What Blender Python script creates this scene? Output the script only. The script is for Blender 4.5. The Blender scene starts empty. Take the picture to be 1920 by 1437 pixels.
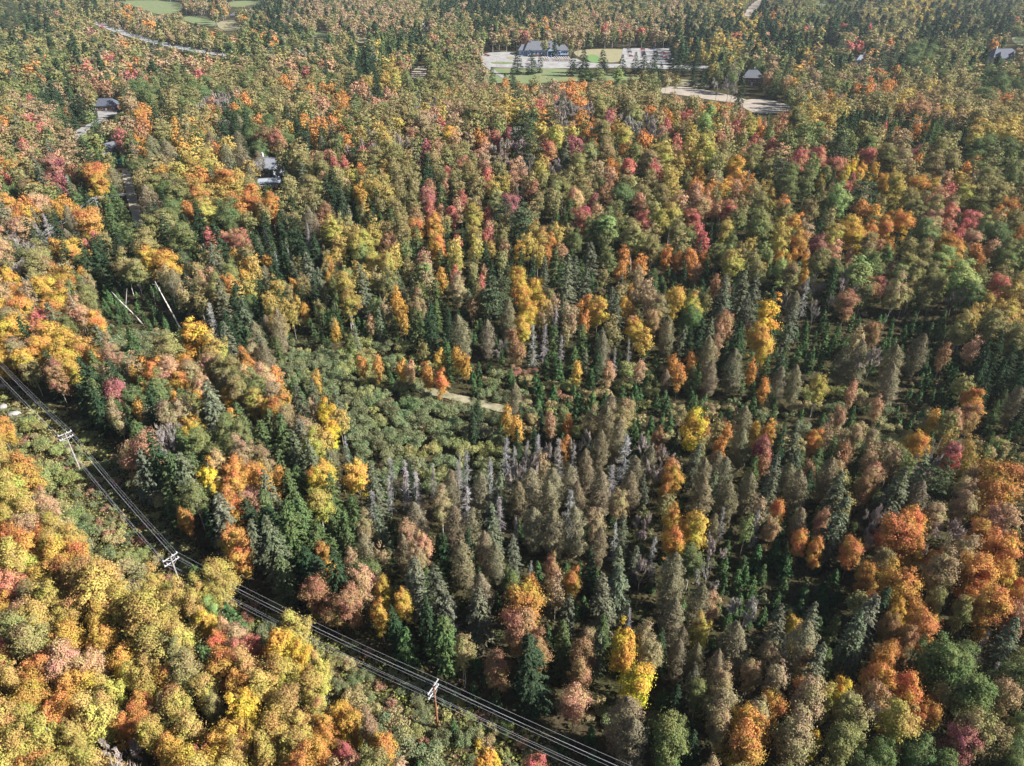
import bpy, math, random
import numpy as np
from mathutils import Vector

# ------------------------------------------------------------------ camera, world, sun, exposure
SC = bpy.context.scene
COL = SC.collection
PW, PH, FPX = 1920.0, 1437.0, 1330.0          # photograph size and focal length in its pixels
CAM_Z, PITCH = 100.0, math.radians(32.3)
cam_data = bpy.data.cameras.new('camera')
cam = bpy.data.objects.new('camera', cam_data)
COL.objects.link(cam)
cam.location = (0, 0, CAM_Z)
cam.rotation_euler = (math.radians(90) - PITCH, 0, 0)
cam_data.sensor_fit = 'HORIZONTAL'
cam_data.sensor_width = 36.0
cam_data.lens = 36.0 * FPX / PW
cam_data.clip_start = 1.0
cam_data.clip_end = 9000.0
SC.camera = cam

SUN_EL, SUN_AZ = math.radians(35.0), math.radians(101.0)   # azimuth measured from +Y towards +X
world = bpy.data.worlds.new('World')
SC.world = world
world.use_nodes = True
wn = world.node_tree.nodes
wl = world.node_tree.links
bg = wn['Background']
sky = wn.new('ShaderNodeTexSky')
sky.sky_type = 'NISHITA'
sky.sun_disc = False
sky.sun_elevation = SUN_EL
sky.sun_rotation = SUN_AZ
wl.new(sky.outputs[0], bg.inputs['Color'])
bg.inputs['Strength'].default_value = 0.05

sun_data = bpy.data.lights.new('sun', 'SUN')
sun_data.energy = 5.0
sun_data.angle = math.radians(0.5)
sun_data.color = (1.0, 0.965, 0.90)
sun = bpy.data.objects.new('sun', sun_data)
COL.objects.link(sun)
sd = Vector((math.cos(SUN_EL) * math.sin(SUN_AZ), math.cos(SUN_EL) * math.cos(SUN_AZ), math.sin(SUN_EL)))
sun.rotation_euler = (-sd).to_track_quat('-Z', 'Y').to_euler()
sun.location = (300, -40, 300)

SC.view_settings.view_transform = 'Standard'
SC.view_settings.look = 'None'
SC.view_settings.gamma = 1.0
SC.view_settings.exposure = 1.15
SC.cycles.max_bounces = 5
SC.cycles.diffuse_bounces = 3
SC.cycles.transmission_bounces = 3
SC.cycles.glossy_bounces = 1
SC.cycles.transparent_max_bounces = 4
SC.cycles.volume_bounces = 0
SC.cycles.use_denoising = True
try:
    SC.cycles.denoiser = 'OPENIMAGEDENOISE'
    SC.cycles.denoising_input_passes = 'RGB_ALBEDO_NORMAL'
except Exception:
    pass

# ------------------------------------------------------------------ terrain and projection
def ground_z(x, y):
    hill = 15.0 * np.exp(-((x - 70.0) / 240.0) ** 2 - ((y - 345.0) / 95.0) ** 2)
    roll = 1.2 * np.sin(x / 47.0 + 1.0) * np.cos(y / 61.0)
    return hill + roll * np.exp(-(np.maximum(y - 450.0, 0) / 150.0))

CT, ST = math.cos(PITCH), math.sin(PITCH)
def ray(u, v):
    a, b = (u - PW / 2) / FPX, -(v - PH / 2) / FPX
    return np.array([a, CT + b * ST, -ST + b * CT])
def at(u, v, up=0.0):
    """ground point seen at a photo pixel; up: height above the ground of the point looked at"""
    d = ray(u, v)
    z = 0.0
    for _ in range(30):
        t = (CAM_Z - (z + up)) / max(-d[2], 1e-3)
        p = d * t
        z = 0.5 * z + 0.5 * float(ground_z(p[0], p[1]))
    return np.array([p[0], p[1], float(ground_z(p[0], p[1]))])
def depth_of(x, y, z):
    return y * CT + (CAM_Z - z) * ST
def project(x, y, z):
    d = y * CT + (CAM_Z - z) * ST
    up = y * ST - (CAM_Z - z) * CT
    return PW / 2 + FPX * x / d, PH / 2 - FPX * up / d, d
def inside(poly, x, y):
    r = False
    j = len(poly) - 1
    for i in range(len(poly)):
        xi, yi, xj, yj = poly[i][0], poly[i][1], poly[j][0], poly[j][1]
        if (yi > y) != (yj > y) and x < (xj - xi) * (y - yi) / (yj - yi) + xi:
            r = not r
        j = i
    return r

# ------------------------------------------------------------------ materials
def mat(name, build):
    m = bpy.data.materials.new(name)
    m.use_nodes = True
    nt = m.node_tree
    nt.nodes.clear()
    out = nt.nodes.new('ShaderNodeOutputMaterial')
    build(nt, out)
    return m
def N(nt, t, **kw):
    n = nt.nodes.new(t)
    for k, v in kw.items():
        setattr(n, k, v)
    return n
def surf(name, col, rough=0.8, scale=3.0, amount=0.25, metallic=0.0, bump=0.0, col2=None):
    def b(nt, out):
        p = N(nt, 'ShaderNodeBsdfPrincipled')
        p.inputs['Roughness'].default_value = rough
        p.inputs['Metallic'].default_value = metallic
        tc = N(nt, 'ShaderNodeTexCoord')
        nz = N(nt, 'ShaderNodeTexNoise')
        nz.inputs['Scale'].default_value = scale
        nz.inputs['Detail'].default_value = 6
        nt.links.new(tc.outputs['Object'], nz.inputs['Vector'])
        r = N(nt, 'ShaderNodeValToRGB')
        c2 = col2 or tuple(c * (1 - amount) for c in col)
        c1 = col if col2 else tuple(min(1, c * (1 + amount)) for c in col)
        r.color_ramp.elements[0].position = 0.35
        r.color_ramp.elements[1].position = 0.65
        r.color_ramp.elements[0].color = (*c2, 1)
        r.color_ramp.elements[1].color = (*c1, 1)
        nt.links.new(nz.outputs['Fac'], r.inputs['Fac'])
        nt.links.new(r.outputs['Color'], p.inputs['Base Color'])
        if bump:
            bp = N(nt, 'ShaderNodeBump')
            bp.inputs['Strength'].default_value = bump
            nt.links.new(nz.outputs['Fac'], bp.inputs['Height'])
            nt.links.new(bp.outputs['Normal'], p.inputs['Normal'])
        nt.links.new(p.outputs['BSDF'], out.inputs['Surface'])
    return mat(name, b)

def leaf_shader(nt, out, colour_socket, trans):
    df = N(nt, 'ShaderNodeBsdfDiffuse')
    tr = N(nt, 'ShaderNodeBsdfTranslucent')
    mx = N(nt, 'ShaderNodeMixShader')
    mx.inputs[0].default_value = trans
    nt.links.new(colour_socket, df.inputs['Color'])
    nt.links.new(colour_socket, tr.inputs['Color'])
    nt.links.new(df.outputs[0], mx.inputs[1])
    nt.links.new(tr.outputs[0], mx.inputs[2])
    nt.links.new(mx.outputs[0], out.inputs['Surface'])

def foliage_mat(name, trans, hue_shift, val_var, patch_scale=0.22, grade=0.0):
    """leaf colour = the tree's own colour (object colour), patches that turn towards another hue, leaf by leaf variation"""
    def b(nt, out):
        oi = N(nt, 'ShaderNodeObjectInfo')
        at_ = N(nt, 'ShaderNodeAttribute')
        at_.attribute_name = 'leaf_random'
        tc = N(nt, 'ShaderNodeTexCoord')
        nz = N(nt, 'ShaderNodeTexNoise')
        nz.noise_dimensions = '4D'
        nz.inputs['Scale'].default_value = patch_scale
        nz.inputs['Detail'].default_value = 2
        ml = N(nt, 'ShaderNodeMath', operation='MULTIPLY')
        ml.inputs[1].default_value = 50.0
        nt.links.new(oi.outputs['Random'], ml.inputs[0])
        nt.links.new(ml.outputs[0], nz.inputs['W'])
        nt.links.new(tc.outputs['Object'], nz.inputs['Vector'])
        hs = N(nt, 'ShaderNodeHueSaturation')
        mr = N(nt, 'ShaderNodeMapRange')
        mr.inputs['From Min'].default_value = 0.3
        mr.inputs['From Max'].default_value = 0.7
        mr.inputs['To Min'].default_value = 0.5 - hue_shift * 0.8
        mr.inputs['To Max'].default_value = 0.5 + hue_shift
        nt.links.new(nz.outputs['Fac'], mr.inputs['Value'])
        if grade:                      # autumn colour starts at the top: lower leaves are still greener, more so on some trees
            sx = N(nt, 'ShaderNodeSeparateXYZ')
            nt.links.new(tc.outputs['Generated'], sx.inputs[0])
            g1 = N(nt, 'ShaderNodeMath', operation='SUBTRACT'); g1.inputs[0].default_value = 0.85
            nt.links.new(sx.outputs['Z'], g1.inputs[1])
            g2 = N(nt, 'ShaderNodeMath', operation='MULTIPLY'); nt.links.new(g1.outputs[0], g2.inputs[0]); nt.links.new(oi.outputs['Random'], g2.inputs[1])
            g3 = N(nt, 'ShaderNodeMath', operation='MULTIPLY_ADD'); g3.inputs[1].default_value = grade
            nt.links.new(g2.outputs[0], g3.inputs[0]); nt.links.new(mr.outputs[0], g3.inputs[2])
            nt.links.new(g3.outputs[0], hs.inputs['Hue'])
        else:
            nt.links.new(mr.outputs[0], hs.inputs['Hue'])
        mv = N(nt, 'ShaderNodeMapRange')
        mv.inputs['To Min'].default_value = 1 - val_var
        mv.inputs['To Max'].default_value = 1 + val_var
        nt.links.new(at_.outputs['Fac'], mv.inputs['Value'])
        nt.links.new(mv.outputs[0], hs.inputs['Value'])
        nt.links.new(oi.outputs['Color'], hs.inputs['Color'])
        leaf_shader(nt, out, hs.outputs[0], trans)
    return mat(name, b)
LEAF = {
    'broad': foliage_mat('autumn leaves', 0.22, 0.045, 0.30, 0.28, grade=0.06),
    'needle': foliage_mat('needles', 0.14, 0.03, 0.4),
    'twig': foliage_mat('twigs', 0.0, 0.015, 0.35),
}
def woods_mat(name, trans):
    def b(nt, out):
        a = N(nt, 'ShaderNodeAttribute')
        a.attribute_name = 'leaf_colour'
        leaf_shader(nt, out, a.outputs['Color'], trans)
    return mat(name, b)
WOODS = {'broad': woods_mat('far leaves', 0.22), 'needle': woods_mat('far needles', 0.12), 'twig': woods_mat('far twigs', 0.0)}
def bark_mat(name, col, dark, scale):
    def b(nt, out):
        p = N(nt, 'ShaderNodeBsdfDiffuse')
        tc = N(nt, 'ShaderNodeTexCoord')
        mp = N(nt, 'ShaderNodeMapping')
        mp.inputs['Scale'].default_value = (1, 1, 0.35)
        nz = N(nt, 'ShaderNodeTexNoise')
        nz.inputs['Scale'].default_value = scale
        nz.inputs['Detail'].default_value = 5
        r = N(nt, 'ShaderNodeValToRGB')
        r.color_ramp.elements[0].position = 0.38
        r.color_ramp.elements[1].position = 0.55
        r.color_ramp.elements[0].color = (*dark, 1)
        r.color_ramp.elements[1].color = (*col, 1)
        nt.links.new(tc.outputs['Object'], mp.inputs['Vector'])
        nt.links.new(mp.outputs[0], nz.inputs['Vector'])
        nt.links.new(nz.outputs['Fac'], r.inputs['Fac'])
        nt.links.new(r.outputs['Color'], p.inputs['Color'])
        nt.links.new(p.outputs[0], out.inputs['Surface'])
    return mat(name, b)
BARK = {
    'white': bark_mat('birch bark', (0.62, 0.58, 0.53), (0.2, 0.18, 0.16), 2.5),
    'grey': bark_mat('grey bark', (0.24, 0.21, 0.18), (0.11, 0.095, 0.08), 3.0),
    'brown': bark_mat('brown bark', (0.13, 0.095, 0.07), (0.055, 0.04, 0.03), 3.0),
    'dead': bark_mat('weathered dead wood', (0.36, 0.335, 0.32), (0.19, 0.175, 0.17), 2.0),
}

# ------------------------------------------------------------------ mesh helpers
def quick_mesh(name, verts, faces_flat, per, mats=(), attr=None, mat_index=None):
    """verts (n,3) array; faces_flat vertex indices, per corners a face"""
    me = bpy.data.meshes.new(name)
    nv, nl = len(verts), len(faces_flat)
    nf = nl // per
    me.vertices.add(nv)
    me.vertices.foreach_set('co', np.ascontiguousarray(verts, dtype=np.float32).ravel())
    me.loops.add(nl)
    me.loops.foreach_set('vertex_index', np.ascontiguousarray(faces_flat, dtype=np.int32))
    me.polygons.add(nf)
    me.polygons.foreach_set('loop_start', np.arange(0, nl, per, dtype=np.int32))
    if mat_index is not None:
        me.polygons.foreach_set('material_index', np.ascontiguousarray(mat_index, dtype=np.int32))
    for m in mats:
        me.materials.append(m)
    if attr is not None:
        for an, (ty, data) in attr.items():
            a = me.attributes.new(an, ty, 'POINT')
            a.data.foreach_set('value' if ty == 'FLOAT' else 'color', np.ascontiguousarray(data, dtype=np.float32).ravel())
    me.update(calc_edges=True)
    me.validate()
    return me
def poly_mesh(name, verts, faces, mats=(), idx=None, smooth=False):
    me = bpy.data.meshes.new(name)
    me.from_pydata([tuple(map(float, v)) for v in verts], [], faces)
    for m in mats:
        me.materials.append(m)
    if idx:
        for p, i in zip(me.polygons, idx):
            p.material_index = i
    if smooth:
        for p in me.polygons:
            p.use_smooth = True
    me.update()
    return me
def link(name, me, parent=None, loc=None):
    o = bpy.data.objects.new(name, me)
    COL.objects.link(o)
    if parent is not None:
        o.parent = parent
    if loc is not None:
        o.location = loc
    return o
def tag(o, label=None, cat=None, group=None, kind=None):
    if label: o['label'] = label
    if cat: o['category'] = cat
    if group: o['group'] = group
    if kind: o['kind'] = kind
    return o
def empty(name, loc, rz=0.0):
    o = bpy.data.objects.new(name, None)
    o.empty_display_size = 0.5
    COL.objects.link(o)
    o.location = loc
    o.rotation_euler = (0, 0, rz)
    return o
def unit(v):
    return v / np.maximum(np.linalg.norm(v, axis=-1, keepdims=True), 1e-9)

class Geo:
    """quads collected as (n,4,3) blocks for tree meshes"""
    def __init__(self):
        self.q = []
        self.r = []
    def cards(self, P, Nn, size, aspect, rng, along=None, kite=True):
        n = len(P)
        if n == 0:
            return
        Nn = unit(Nn)
        t = rng.normal(size=(n, 3)) if along is None else along
        t = unit(t - Nn * np.sum(t * Nn, axis=1, keepdims=True))
        b = np.cross(Nn, t)
        s = (size * rng.uniform(0.65, 1.35, n))[:, None]
        h = s * 0.5
        w = s * 0.5 * aspect
        if kite:
            bend = Nn * s * 0.12
            q = np.stack([P - t * h, P + b * w + t * h * rng.uniform(-0.3, 0.3, (n, 1)) + bend, P + t * h, P - b * w + t * h * rng.uniform(-0.3, 0.3, (n, 1)) + bend], axis=1)
        else:
            q = np.stack([P - t * h - b * w, P + t * h - b * w * 0.4, P + t * h + b * w * 0.4, P - t * h + b * w], axis=1)
        self.q.append(q)
        self.r.append(np.repeat(rng.uniform(0, 1, n), 4))
    def tube(self, pts, radii, sides=5):
        pts = np.asarray(pts, float)
        rings = []
        for i in range(len(pts)):
            d = pts[min(i + 1, len(pts) - 1)] - pts[max(i - 1, 0)]
            d = d / max(np.linalg.norm(d), 1e-9)
            a = np.cross(d, [0.31, 0.95, 0.08])
            a = a / max(np.linalg.norm(a), 1e-9)
            b = np.cross(d, a)
            th = np.arange(sides) * 2 * np.pi / sides
            rings.append(pts[i] + radii[i] * (np.cos(th)[:, None] * a + np.sin(th)[:, None] * b))
        for i in range(len(rings) - 1):
            A, B = rings[i], rings[i + 1]
            q = np.stack([A, np.roll(A, -1, 0), np.roll(B, -1, 0), B], axis=1)
            self.q.append(q)
            self.r.append(np.full(sides * 4, 0.5))
    def arrays(self):
        q = np.concatenate(self.q) if self.q else np.zeros((0, 4, 3))
        r = np.concatenate(self.r) if self.r else np.zeros(0)
        return q, r
    def mesh(self, name, m):
        q, r = self.arrays()
        return quick_mesh(name, q.reshape(-1, 3), np.arange(len(q) * 4), 4, [m], {'leaf_random': ('FLOAT', r)})
# ------------------------------------------------------------------ ground, roads, lawns
import bmesh
def axis(a, b, fine0, fine1, f, c):
    xs = list(np.arange(a, fine0, c)) + list(np.arange(fine0, fine1, f)) + list(np.arange(fine1, b + c, c))
    return np.array(xs)
gx = axis(-3600, 3600, -320, 360, 5, 80)
gy = axis(-200, 5200, 20, 620, 5, 80)
X, Y = np.meshgrid(gx, gy)
V = np.column_stack([X.ravel(), Y.ravel(), ground_z(X, Y).ravel()])
nx, ny = len(gx), len(gy)
ii, jj = np.meshgrid(np.arange(nx - 1), np.arange(ny - 1))
a = (jj * nx + ii).ravel()
F = np.column_stack([a, a + 1, a + nx + 1, a + nx]).ravel()
def ground_build(nt, out):
    p = N(nt, 'ShaderNodeBsdfDiffuse')
    g = N(nt, 'ShaderNodeNewGeometry')
    n1 = N(nt, 'ShaderNodeTexNoise'); n1.inputs['Scale'].default_value = 0.09; n1.inputs['Detail'].default_value = 8
    n2 = N(nt, 'ShaderNodeTexNoise'); n2.inputs['Scale'].default_value = 1.3; n2.inputs['Detail'].default_value = 6
    r1 = N(nt, 'ShaderNodeValToRGB')
    r1.color_ramp.elements[0].position = 0.35; r1.color_ramp.elements[0].color = (0.055, 0.06, 0.028, 1)
    r1.color_ramp.elements[1].position = 0.66; r1.color_ramp.elements[1].color = (0.085, 0.07, 0.048, 1)
    r2 = N(nt, 'ShaderNodeValToRGB')
    r2.color_ramp.elements[0].position = 0.3; r2.color_ramp.elements[0].color = (0.55, 0.5, 0.45, 1)
    r2.color_ramp.elements[1].position = 0.7; r2.color_ramp.elements[1].color = (1.3, 1.25, 1.1, 1)
    mx = N(nt, 'ShaderNodeMix', data_type='RGBA', blend_type='MULTIPLY'); mx.inputs[0].default_value = 1
    for q, r in ((n1, r1), (n2, r2)):
        nt.links.new(g.outputs['Position'], q.inputs['Vector'])
        nt.links.new(q.outputs['Fac'], r.inputs['Fac'])
    nt.links.new(r1.outputs[0], mx.inputs[6]); nt.links.new(r2.outputs[0], mx.inputs[7])
    nt.links.new(mx.outputs[2], p.inputs['Color'])
    nt.links.new(p.outputs[0], out.inputs['Surface'])
FOREST_FLOOR = mat('forest floor', ground_build)
tag(link('ground', quick_mesh('ground', V, F, 4, [FOREST_FLOOR])), 'forest floor of leaf litter under the trees', kind='structure')

GRASS = surf('mown grass', (0.12, 0.175, 0.06), 0.9, 0.10, 0.2, col2=(0.19, 0.20, 0.085))
GREEN = surf('putting green', (0.125, 0.215, 0.06), 0.9, 0.1, 0.1)
DRY = surf('dry grass', (0.30, 0.25, 0.14), 0.95, 0.3, 0.2, col2=(0.22, 0.21, 0.11))
SAND = surf('sand', (0.39, 0.325, 0.26), 0.95, 0.15, 0.08, col2=(0.29, 0.245, 0.195))
PAVE = surf('worn pale asphalt', (0.36, 0.345, 0.33), 0.9, 0.15, 0.06, col2=(0.24, 0.23, 0.225))
GRAVEL = surf('gravel track', (0.46, 0.39, 0.31), 0.95, 0.7, 0.2, col2=(0.30, 0.25, 0.17))
TRAIL = surf('grassy trail', (0.36, 0.31, 0.21), 0.95, 0.35, 0.2, col2=(0.15, 0.15, 0.075))
ROADM = surf('highway asphalt', (0.30, 0.30, 0.31), 0.85, 0.2, 0.1)
PAINT = surf('road paint', (0.75, 0.74, 0.68), 0.8, 1.0, 0.05)

MASKS = []              # ground polygons where no trees stand
PROTECT = []            # (u, v, distance) photo points that trees must leave in view
def chaikin(P, n=2):
    P = [np.asarray(p[:2], float) for p in P]
    for _ in range(n):
        Q = []
        for i in range(len(P)):
            a, b = P[i], P[(i + 1) % len(P)]
            Q += [a * 0.75 + b * 0.25, a * 0.25 + b * 0.75]
        P = Q
    return P
def patch(name, px, m, label, lift=0.2, smooth=2, mask=True, protect=True):
    """a sheet of ground whose outline is read off the photograph and lies on the terrain"""
    W = chaikin([at(u, v) for u, v in px], smooth) if smooth else [at(u, v)[:2] for u, v in px]
    bm = bmesh.new()
    f = bm.faces.new([bm.verts.new((p[0], p[1], 0)) for p in W])
    bmesh.ops.triangulate(bm, faces=[f])
    for _ in range(3):
        long = [e for e in bm.edges if e.calc_length() > 9]
        if not long: break
        bmesh.ops.subdivide_edges(bm, edges=long, cuts=1)
        bmesh.ops.triangulate(bm, faces=bm.faces[:])
    for v in bm.verts:
        v.co.z = float(ground_z(v.co.x, v.co.y)) + lift
    bmesh.ops.recalc_face_normals(bm, faces=bm.faces[:])
    if sum(fc.normal.z for fc in bm.faces) < 0:
        bmesh.ops.reverse_faces(bm, faces=bm.faces[:])
    me = bpy.data.meshes.new(name); bm.to_mesh(me); bm.free()
    me.materials.append(m)
    o = tag(link(name, me), label, kind='structure')
    if mask: MASKS.append([(p[0], p[1]) for p in W])
    if protect:
        u0, u1 = min(p[0] for p in px), max(p[0] for p in px)
        v0, v1 = min(p[1] for p in px), max(p[1] for p in px)
        for u in np.arange(u0, u1, 7):
            for v in np.arange(v0, v1, 4):
                if inside(px, u, v):
                    g = at(u, v)
                    PROTECT.append((u, v, float(np.linalg.norm(g - [0, 0, CAM_Z]))))
    return o
def smooth_line(pts, step=4.0):
    P = [np.asarray(p[:2], float) for p in pts]
    for _ in range(3):
        Q = [P[0]]
        for i in range(len(P) - 1):
            Q += [P[i] * 0.75 + P[i + 1] * 0.25, P[i] * 0.25 + P[i + 1] * 0.75]
        P = Q + [P[-1]]
    return P
def strip(name, px, width, m, label, lift=0.22, margin=1.5, kind='structure', off=0.0, world=None):
    P = world if world is not None else smooth_line([at(u, v) for u, v in px])
    vs, left, right = [], [], []
    for i, p in enumerate(P):
        d = P[min(i + 1, len(P) - 1)] - P[max(i - 1, 0)]
        d = d / max(np.linalg.norm(d), 1e-6)
        nrm = np.array([-d[1], d[0]])
        wob = 1 + 0.12 * math.sin(i * 1.7)
        for s in (1, -1):
            q = p + nrm * (off + s * width / 2 * (wob if width > 1 else 1))
            vs.append((q[0], q[1], float(ground_z(q[0], q[1])) + lift))
        left.append(tuple(p + nrm * (width / 2 + margin))); right.append(tuple(p - nrm * (width / 2 + margin)))
    fs = [(2 * i + 1, 2 * i + 3, 2 * i + 2, 2 * i) for i in range(len(P) - 1)]
    if margin is not None and off == 0.0:
        for i in range(0, len(P) - 1, 3):
            k = min(i + 3, len(P) - 1)
            MASKS.append([left[i], left[k], right[k], right[i]])
    return tag(link(name, poly_mesh(name, vs, fs, [m])), label, kind=kind), P

patch('lawn', [(893, 152), (905, 130), (940, 128), (1062, 129), (1090, 138), (1200, 141), (1200, 152), (1080, 152), (990, 158), (940, 158)], GRASS, 'sunlit green lawn below the blue clubhouse')
patch('driveway', [(904, 124), (898, 112), (905, 100), (960, 97), (975, 106), (1075, 108), (1100, 119), (1170, 121), (1330, 123), (1330, 131), (1280, 131), (1140, 127), (1065, 129.5), (930, 128)], PAVE, 'pale drive running in front of the clubhouse', lift=0.25, smooth=1)
patch('grass_island', [(918, 117.5), (935, 116.5), (966, 118), (964, 120.5), (925, 121)], GRASS, 'grass island in the drive', lift=0.4)
patch('grass_island', [(948, 108), (962, 107), (972, 110), (955, 113)], DRY, 'dry grass island at the end of the clubhouse', lift=0.4)
patch('parking_lot', [(1168, 91), (1255, 91.5), (1268, 121), (1163, 121)], PAVE, 'pale car park beside the clubhouse', lift=0.3, smooth=0)
patch('golf_green', [(1098, 105), (1112, 102), (1124, 107), (1126, 117), (1112, 120), (1102, 114)], GREEN, 'bright putting green beside the clubhouse', lift=0.32)
patch('lawn', [(1075, 93), (1190, 92), (1168, 108), (1160, 118), (1130, 118), (1078, 107)], DRY, 'dry lawn between clubhouse and car park', lift=0.2)
patch('sand', [(1232, 164), (1285, 162), (1362, 178), (1400, 186), (1402, 195), (1360, 192), (1320, 186), (1270, 178), (1236, 175)], SAND, 'strip of pale sand behind the wooded ridge')
patch('sand', [(1380, 193), (1412, 185), (1450, 188), (1487, 201), (1480, 209), (1450, 214), (1412, 214)], SAND, 'rounded end of the pale sand strip')
patch('dry_grass', [(1232, 148), (1300, 150), (1345, 166), (1300, 164), (1238, 160)], DRY, 'band of dry grass along the sand', protect=False, lift=0.16)
patch('fairway', [(215, 1), (340, 1), (345, 22), (300, 30), (270, 18), (235, 8)], GRASS, 'green fairway far off by the highway')
patch('fairway', [(338, 32), (385, 29), (408, 44), (398, 52), (350, 42)], GRASS, 'small green clearing below the far fairway')
patch('fairway', [(425, 2), (500, 2), (490, 9), (432, 16)], GRASS, 'second far green fairway')
patch('fairway', [(1893, 69), (1935, 69), (1935, 90), (1903, 84)], GRASS, 'patch of green lawn by the far gabled house')
patch('fairway', [(1276, 66), (1296, 67), (1292, 82), (1278, 82)], GRASS, 'small green clearing behind the car park')
patch('fairway', [(1525, 1), (1556, 2), (1550, 14), (1530, 12)], GRASS, 'green glade at the far edge of the woods')
patch('lawn', [(590, 60), (620, 60), (618, 78), (585, 72)], GRASS, 'lawn beside the brown log house')
patch('dirt_clearing', [(408, 40), (448, 38), (455, 56), (425, 60), (408, 52)], DRY, 'yard of the far grey-roofed house')
patch('dirt_clearing', [(775, 128), (800, 121), (800, 148), (768, 150)], GRAVEL, 'bare gravel turning place in the trees')
patch('dirt_clearing', [(664, 64), (690, 66), (690, 80), (668, 82)], DRY, 'dry clearing among far tan trees')
patch('forecourt', [(182, 208), (222, 205), (218, 217), (184, 222)], PAVE, 'pale paved yard before the dark-roofed house', smooth=0)
hw, hwl = strip('highway', [(150, 30), (215, 56), (262, 72), (322, 86), (385, 99), (470, 108)], 13, ROADM, 'grey two-lane highway curving through the woods', margin=3)
for o_ in (-6.0, 0.0, 6.0):
    strip('road_marking', None, 0.5, PAINT, 'painted line along the highway', lift=0.30, off=o_ if o_ else 0.001, world=hwl)
for t in np.linspace(0.15, 0.85, 60):
    p = hwl[int(t * (len(hwl) - 1))]
    u, v, d = project(p[0], p[1], 0.3); PROTECT.append((u, v, math.sqrt(p[0] ** 2 + p[1] ** 2 + CAM_Z ** 2) * 0.995))
strip('dirt_road', [(236, 318), (242, 350), (252, 390), (268, 438), (256, 462), (228, 473), (180, 482)], 3.8, GRAVEL, 'gravel track lined by dark conifers', margin=2)
strip('dirt_road', [(150, 290), (146, 262), (154, 243), (176, 234), (196, 220)], 6, PAVE, 'pale curving drive up to the dark-roofed house', margin=2)
strip('trail', [(775, 728), (810, 736), (850, 745), (910, 760), (975, 776)], 3.0, TRAIL, 'grassy trail past the alder thicket', margin=0.6)
strip('sandy_road', [(1440, -6), (1424, 3), (1412, 14), (1405, 28), (1400, 48)], 14, SAND, 'sandy road running away through far woods', margin=6)
strip('path', [(905, 118), (922, 133), (946, 147)], 4, PAVE, 'pale footpath crossing the lawn corner', lift=0.35)
for px in ([(810, 733), (850, 741), (900, 752), (960, 768)], [(238, 330), (243, 355), (250, 385), (258, 410)], [(148, 262), (155, 243), (175, 235)], [(1424, 3), (1412, 14), (1405, 28)]):
    for i in range(len(px) - 1):
        for t in np.linspace(0, 1, 9):
            u = px[i][0] * (1 - t) + px[i + 1][0] * t; v = px[i][1] * (1 - t) + px[i + 1][1] * t
            g = at(u, v); PROTECT.append((u, v, float(np.linalg.norm(g - [0, 0, CAM_Z]))))
# the cleared corridor under the power line, and the lane between two stands on the far slope
CORRIDOR = [tuple(at(u, v)[:2]) for u, v in [(-60, 760), (0, 815), (60, 880), (130, 960), (180, 1030), (240, 1075), (330, 1110), (430, 1145), (480, 1200), (560, 1240), (620, 1300), (700, 1350), (800, 1425), (830, 1500), (1180, 1500), (1100, 1437), (910, 1335), (750, 1245), (640, 1200), (530, 1135), (410, 1075), (345, 1005), (285, 935), (225, 850), (110, 770), (-60, 690)]]
LANE = [tuple(at(u, v)[:2]) for u, v in [(1640, 268), (1700, 262), (1780, 290), (1940, 335), (1940, 375), (1830, 345), (1740, 320), (1660, 296)]]
MASKS += [CORRIDOR]
THICKET = [tuple(at(u, v)[:2]) for u, v in [(545, 650), (590, 640), (660, 690), (720, 725), (800, 748), (830, 760), (900, 790), (965, 840), (960, 885), (880, 900), (790, 900), (710, 880), (660, 830), (610, 760), (555, 700)]]
MEADOW = [tuple(at(u, v)[:2]) for u, v in [(880, 690), (1000, 680), (1060, 710), (1180, 740), (1420, 760), (1560, 790), (1440, 800), (1250, 790), (1060, 790), (960, 770), (880, 740)]]

def low_zone(px):
    """openings where only young firs and brush grow; taller trees in front leave them in view"""
    for u in np.arange(min(p[0] for p in px), max(p[0] for p in px), 9):
        for v in np.arange(min(p[1] for p in px), max(p[1] for p in px), 8):
            if inside(px, u, v):
                g = at(u, v); PROTECT.append((u, v, float(np.linalg.norm(g - [0, 0, CAM_Z])) - 6))
    return [tuple(at(u, v)[:2]) for u, v in px]
OPEN = [low_zone(q) for q in (
    [(195, 560), (235, 540), (330, 560), (352, 600), (340, 628), (270, 622), (200, 600)],
    [(1360, 1060), (1470, 1045), (1560, 1080), (1590, 1120), (1550, 1140), (1480, 1140), (1390, 1110)],
    [(1480, 640), (1560, 620), (1580, 650), (1540, 700), (1480, 690)], [(1630, 600), (1760, 610), (1750, 640), (1660, 650)], [(1700, 690), (1790, 690), (1800, 760), (1720, 760)])]

for px in ([(15, 790), (110, 812), (185, 905), (165, 950), (250, 1010), (325, 1066), (290, 1078), (205, 1030), (140, 975), (105, 910), (50, 865)], [(640, 1300), (720, 1310), (800, 1370), (830, 1420), (770, 1400), (690, 1345)]):
    for u in np.arange(min(p[0] for p in px), max(p[0] for p in px), 10):
        for v in np.arange(min(p[1] for p in px), max(p[1] for p in px), 10):
            if inside(px, u, v):
                g = at(u, v); PROTECT.append((u, v, float(np.linalg.norm(g - [0, 0, CAM_Z])) - 3))
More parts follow.
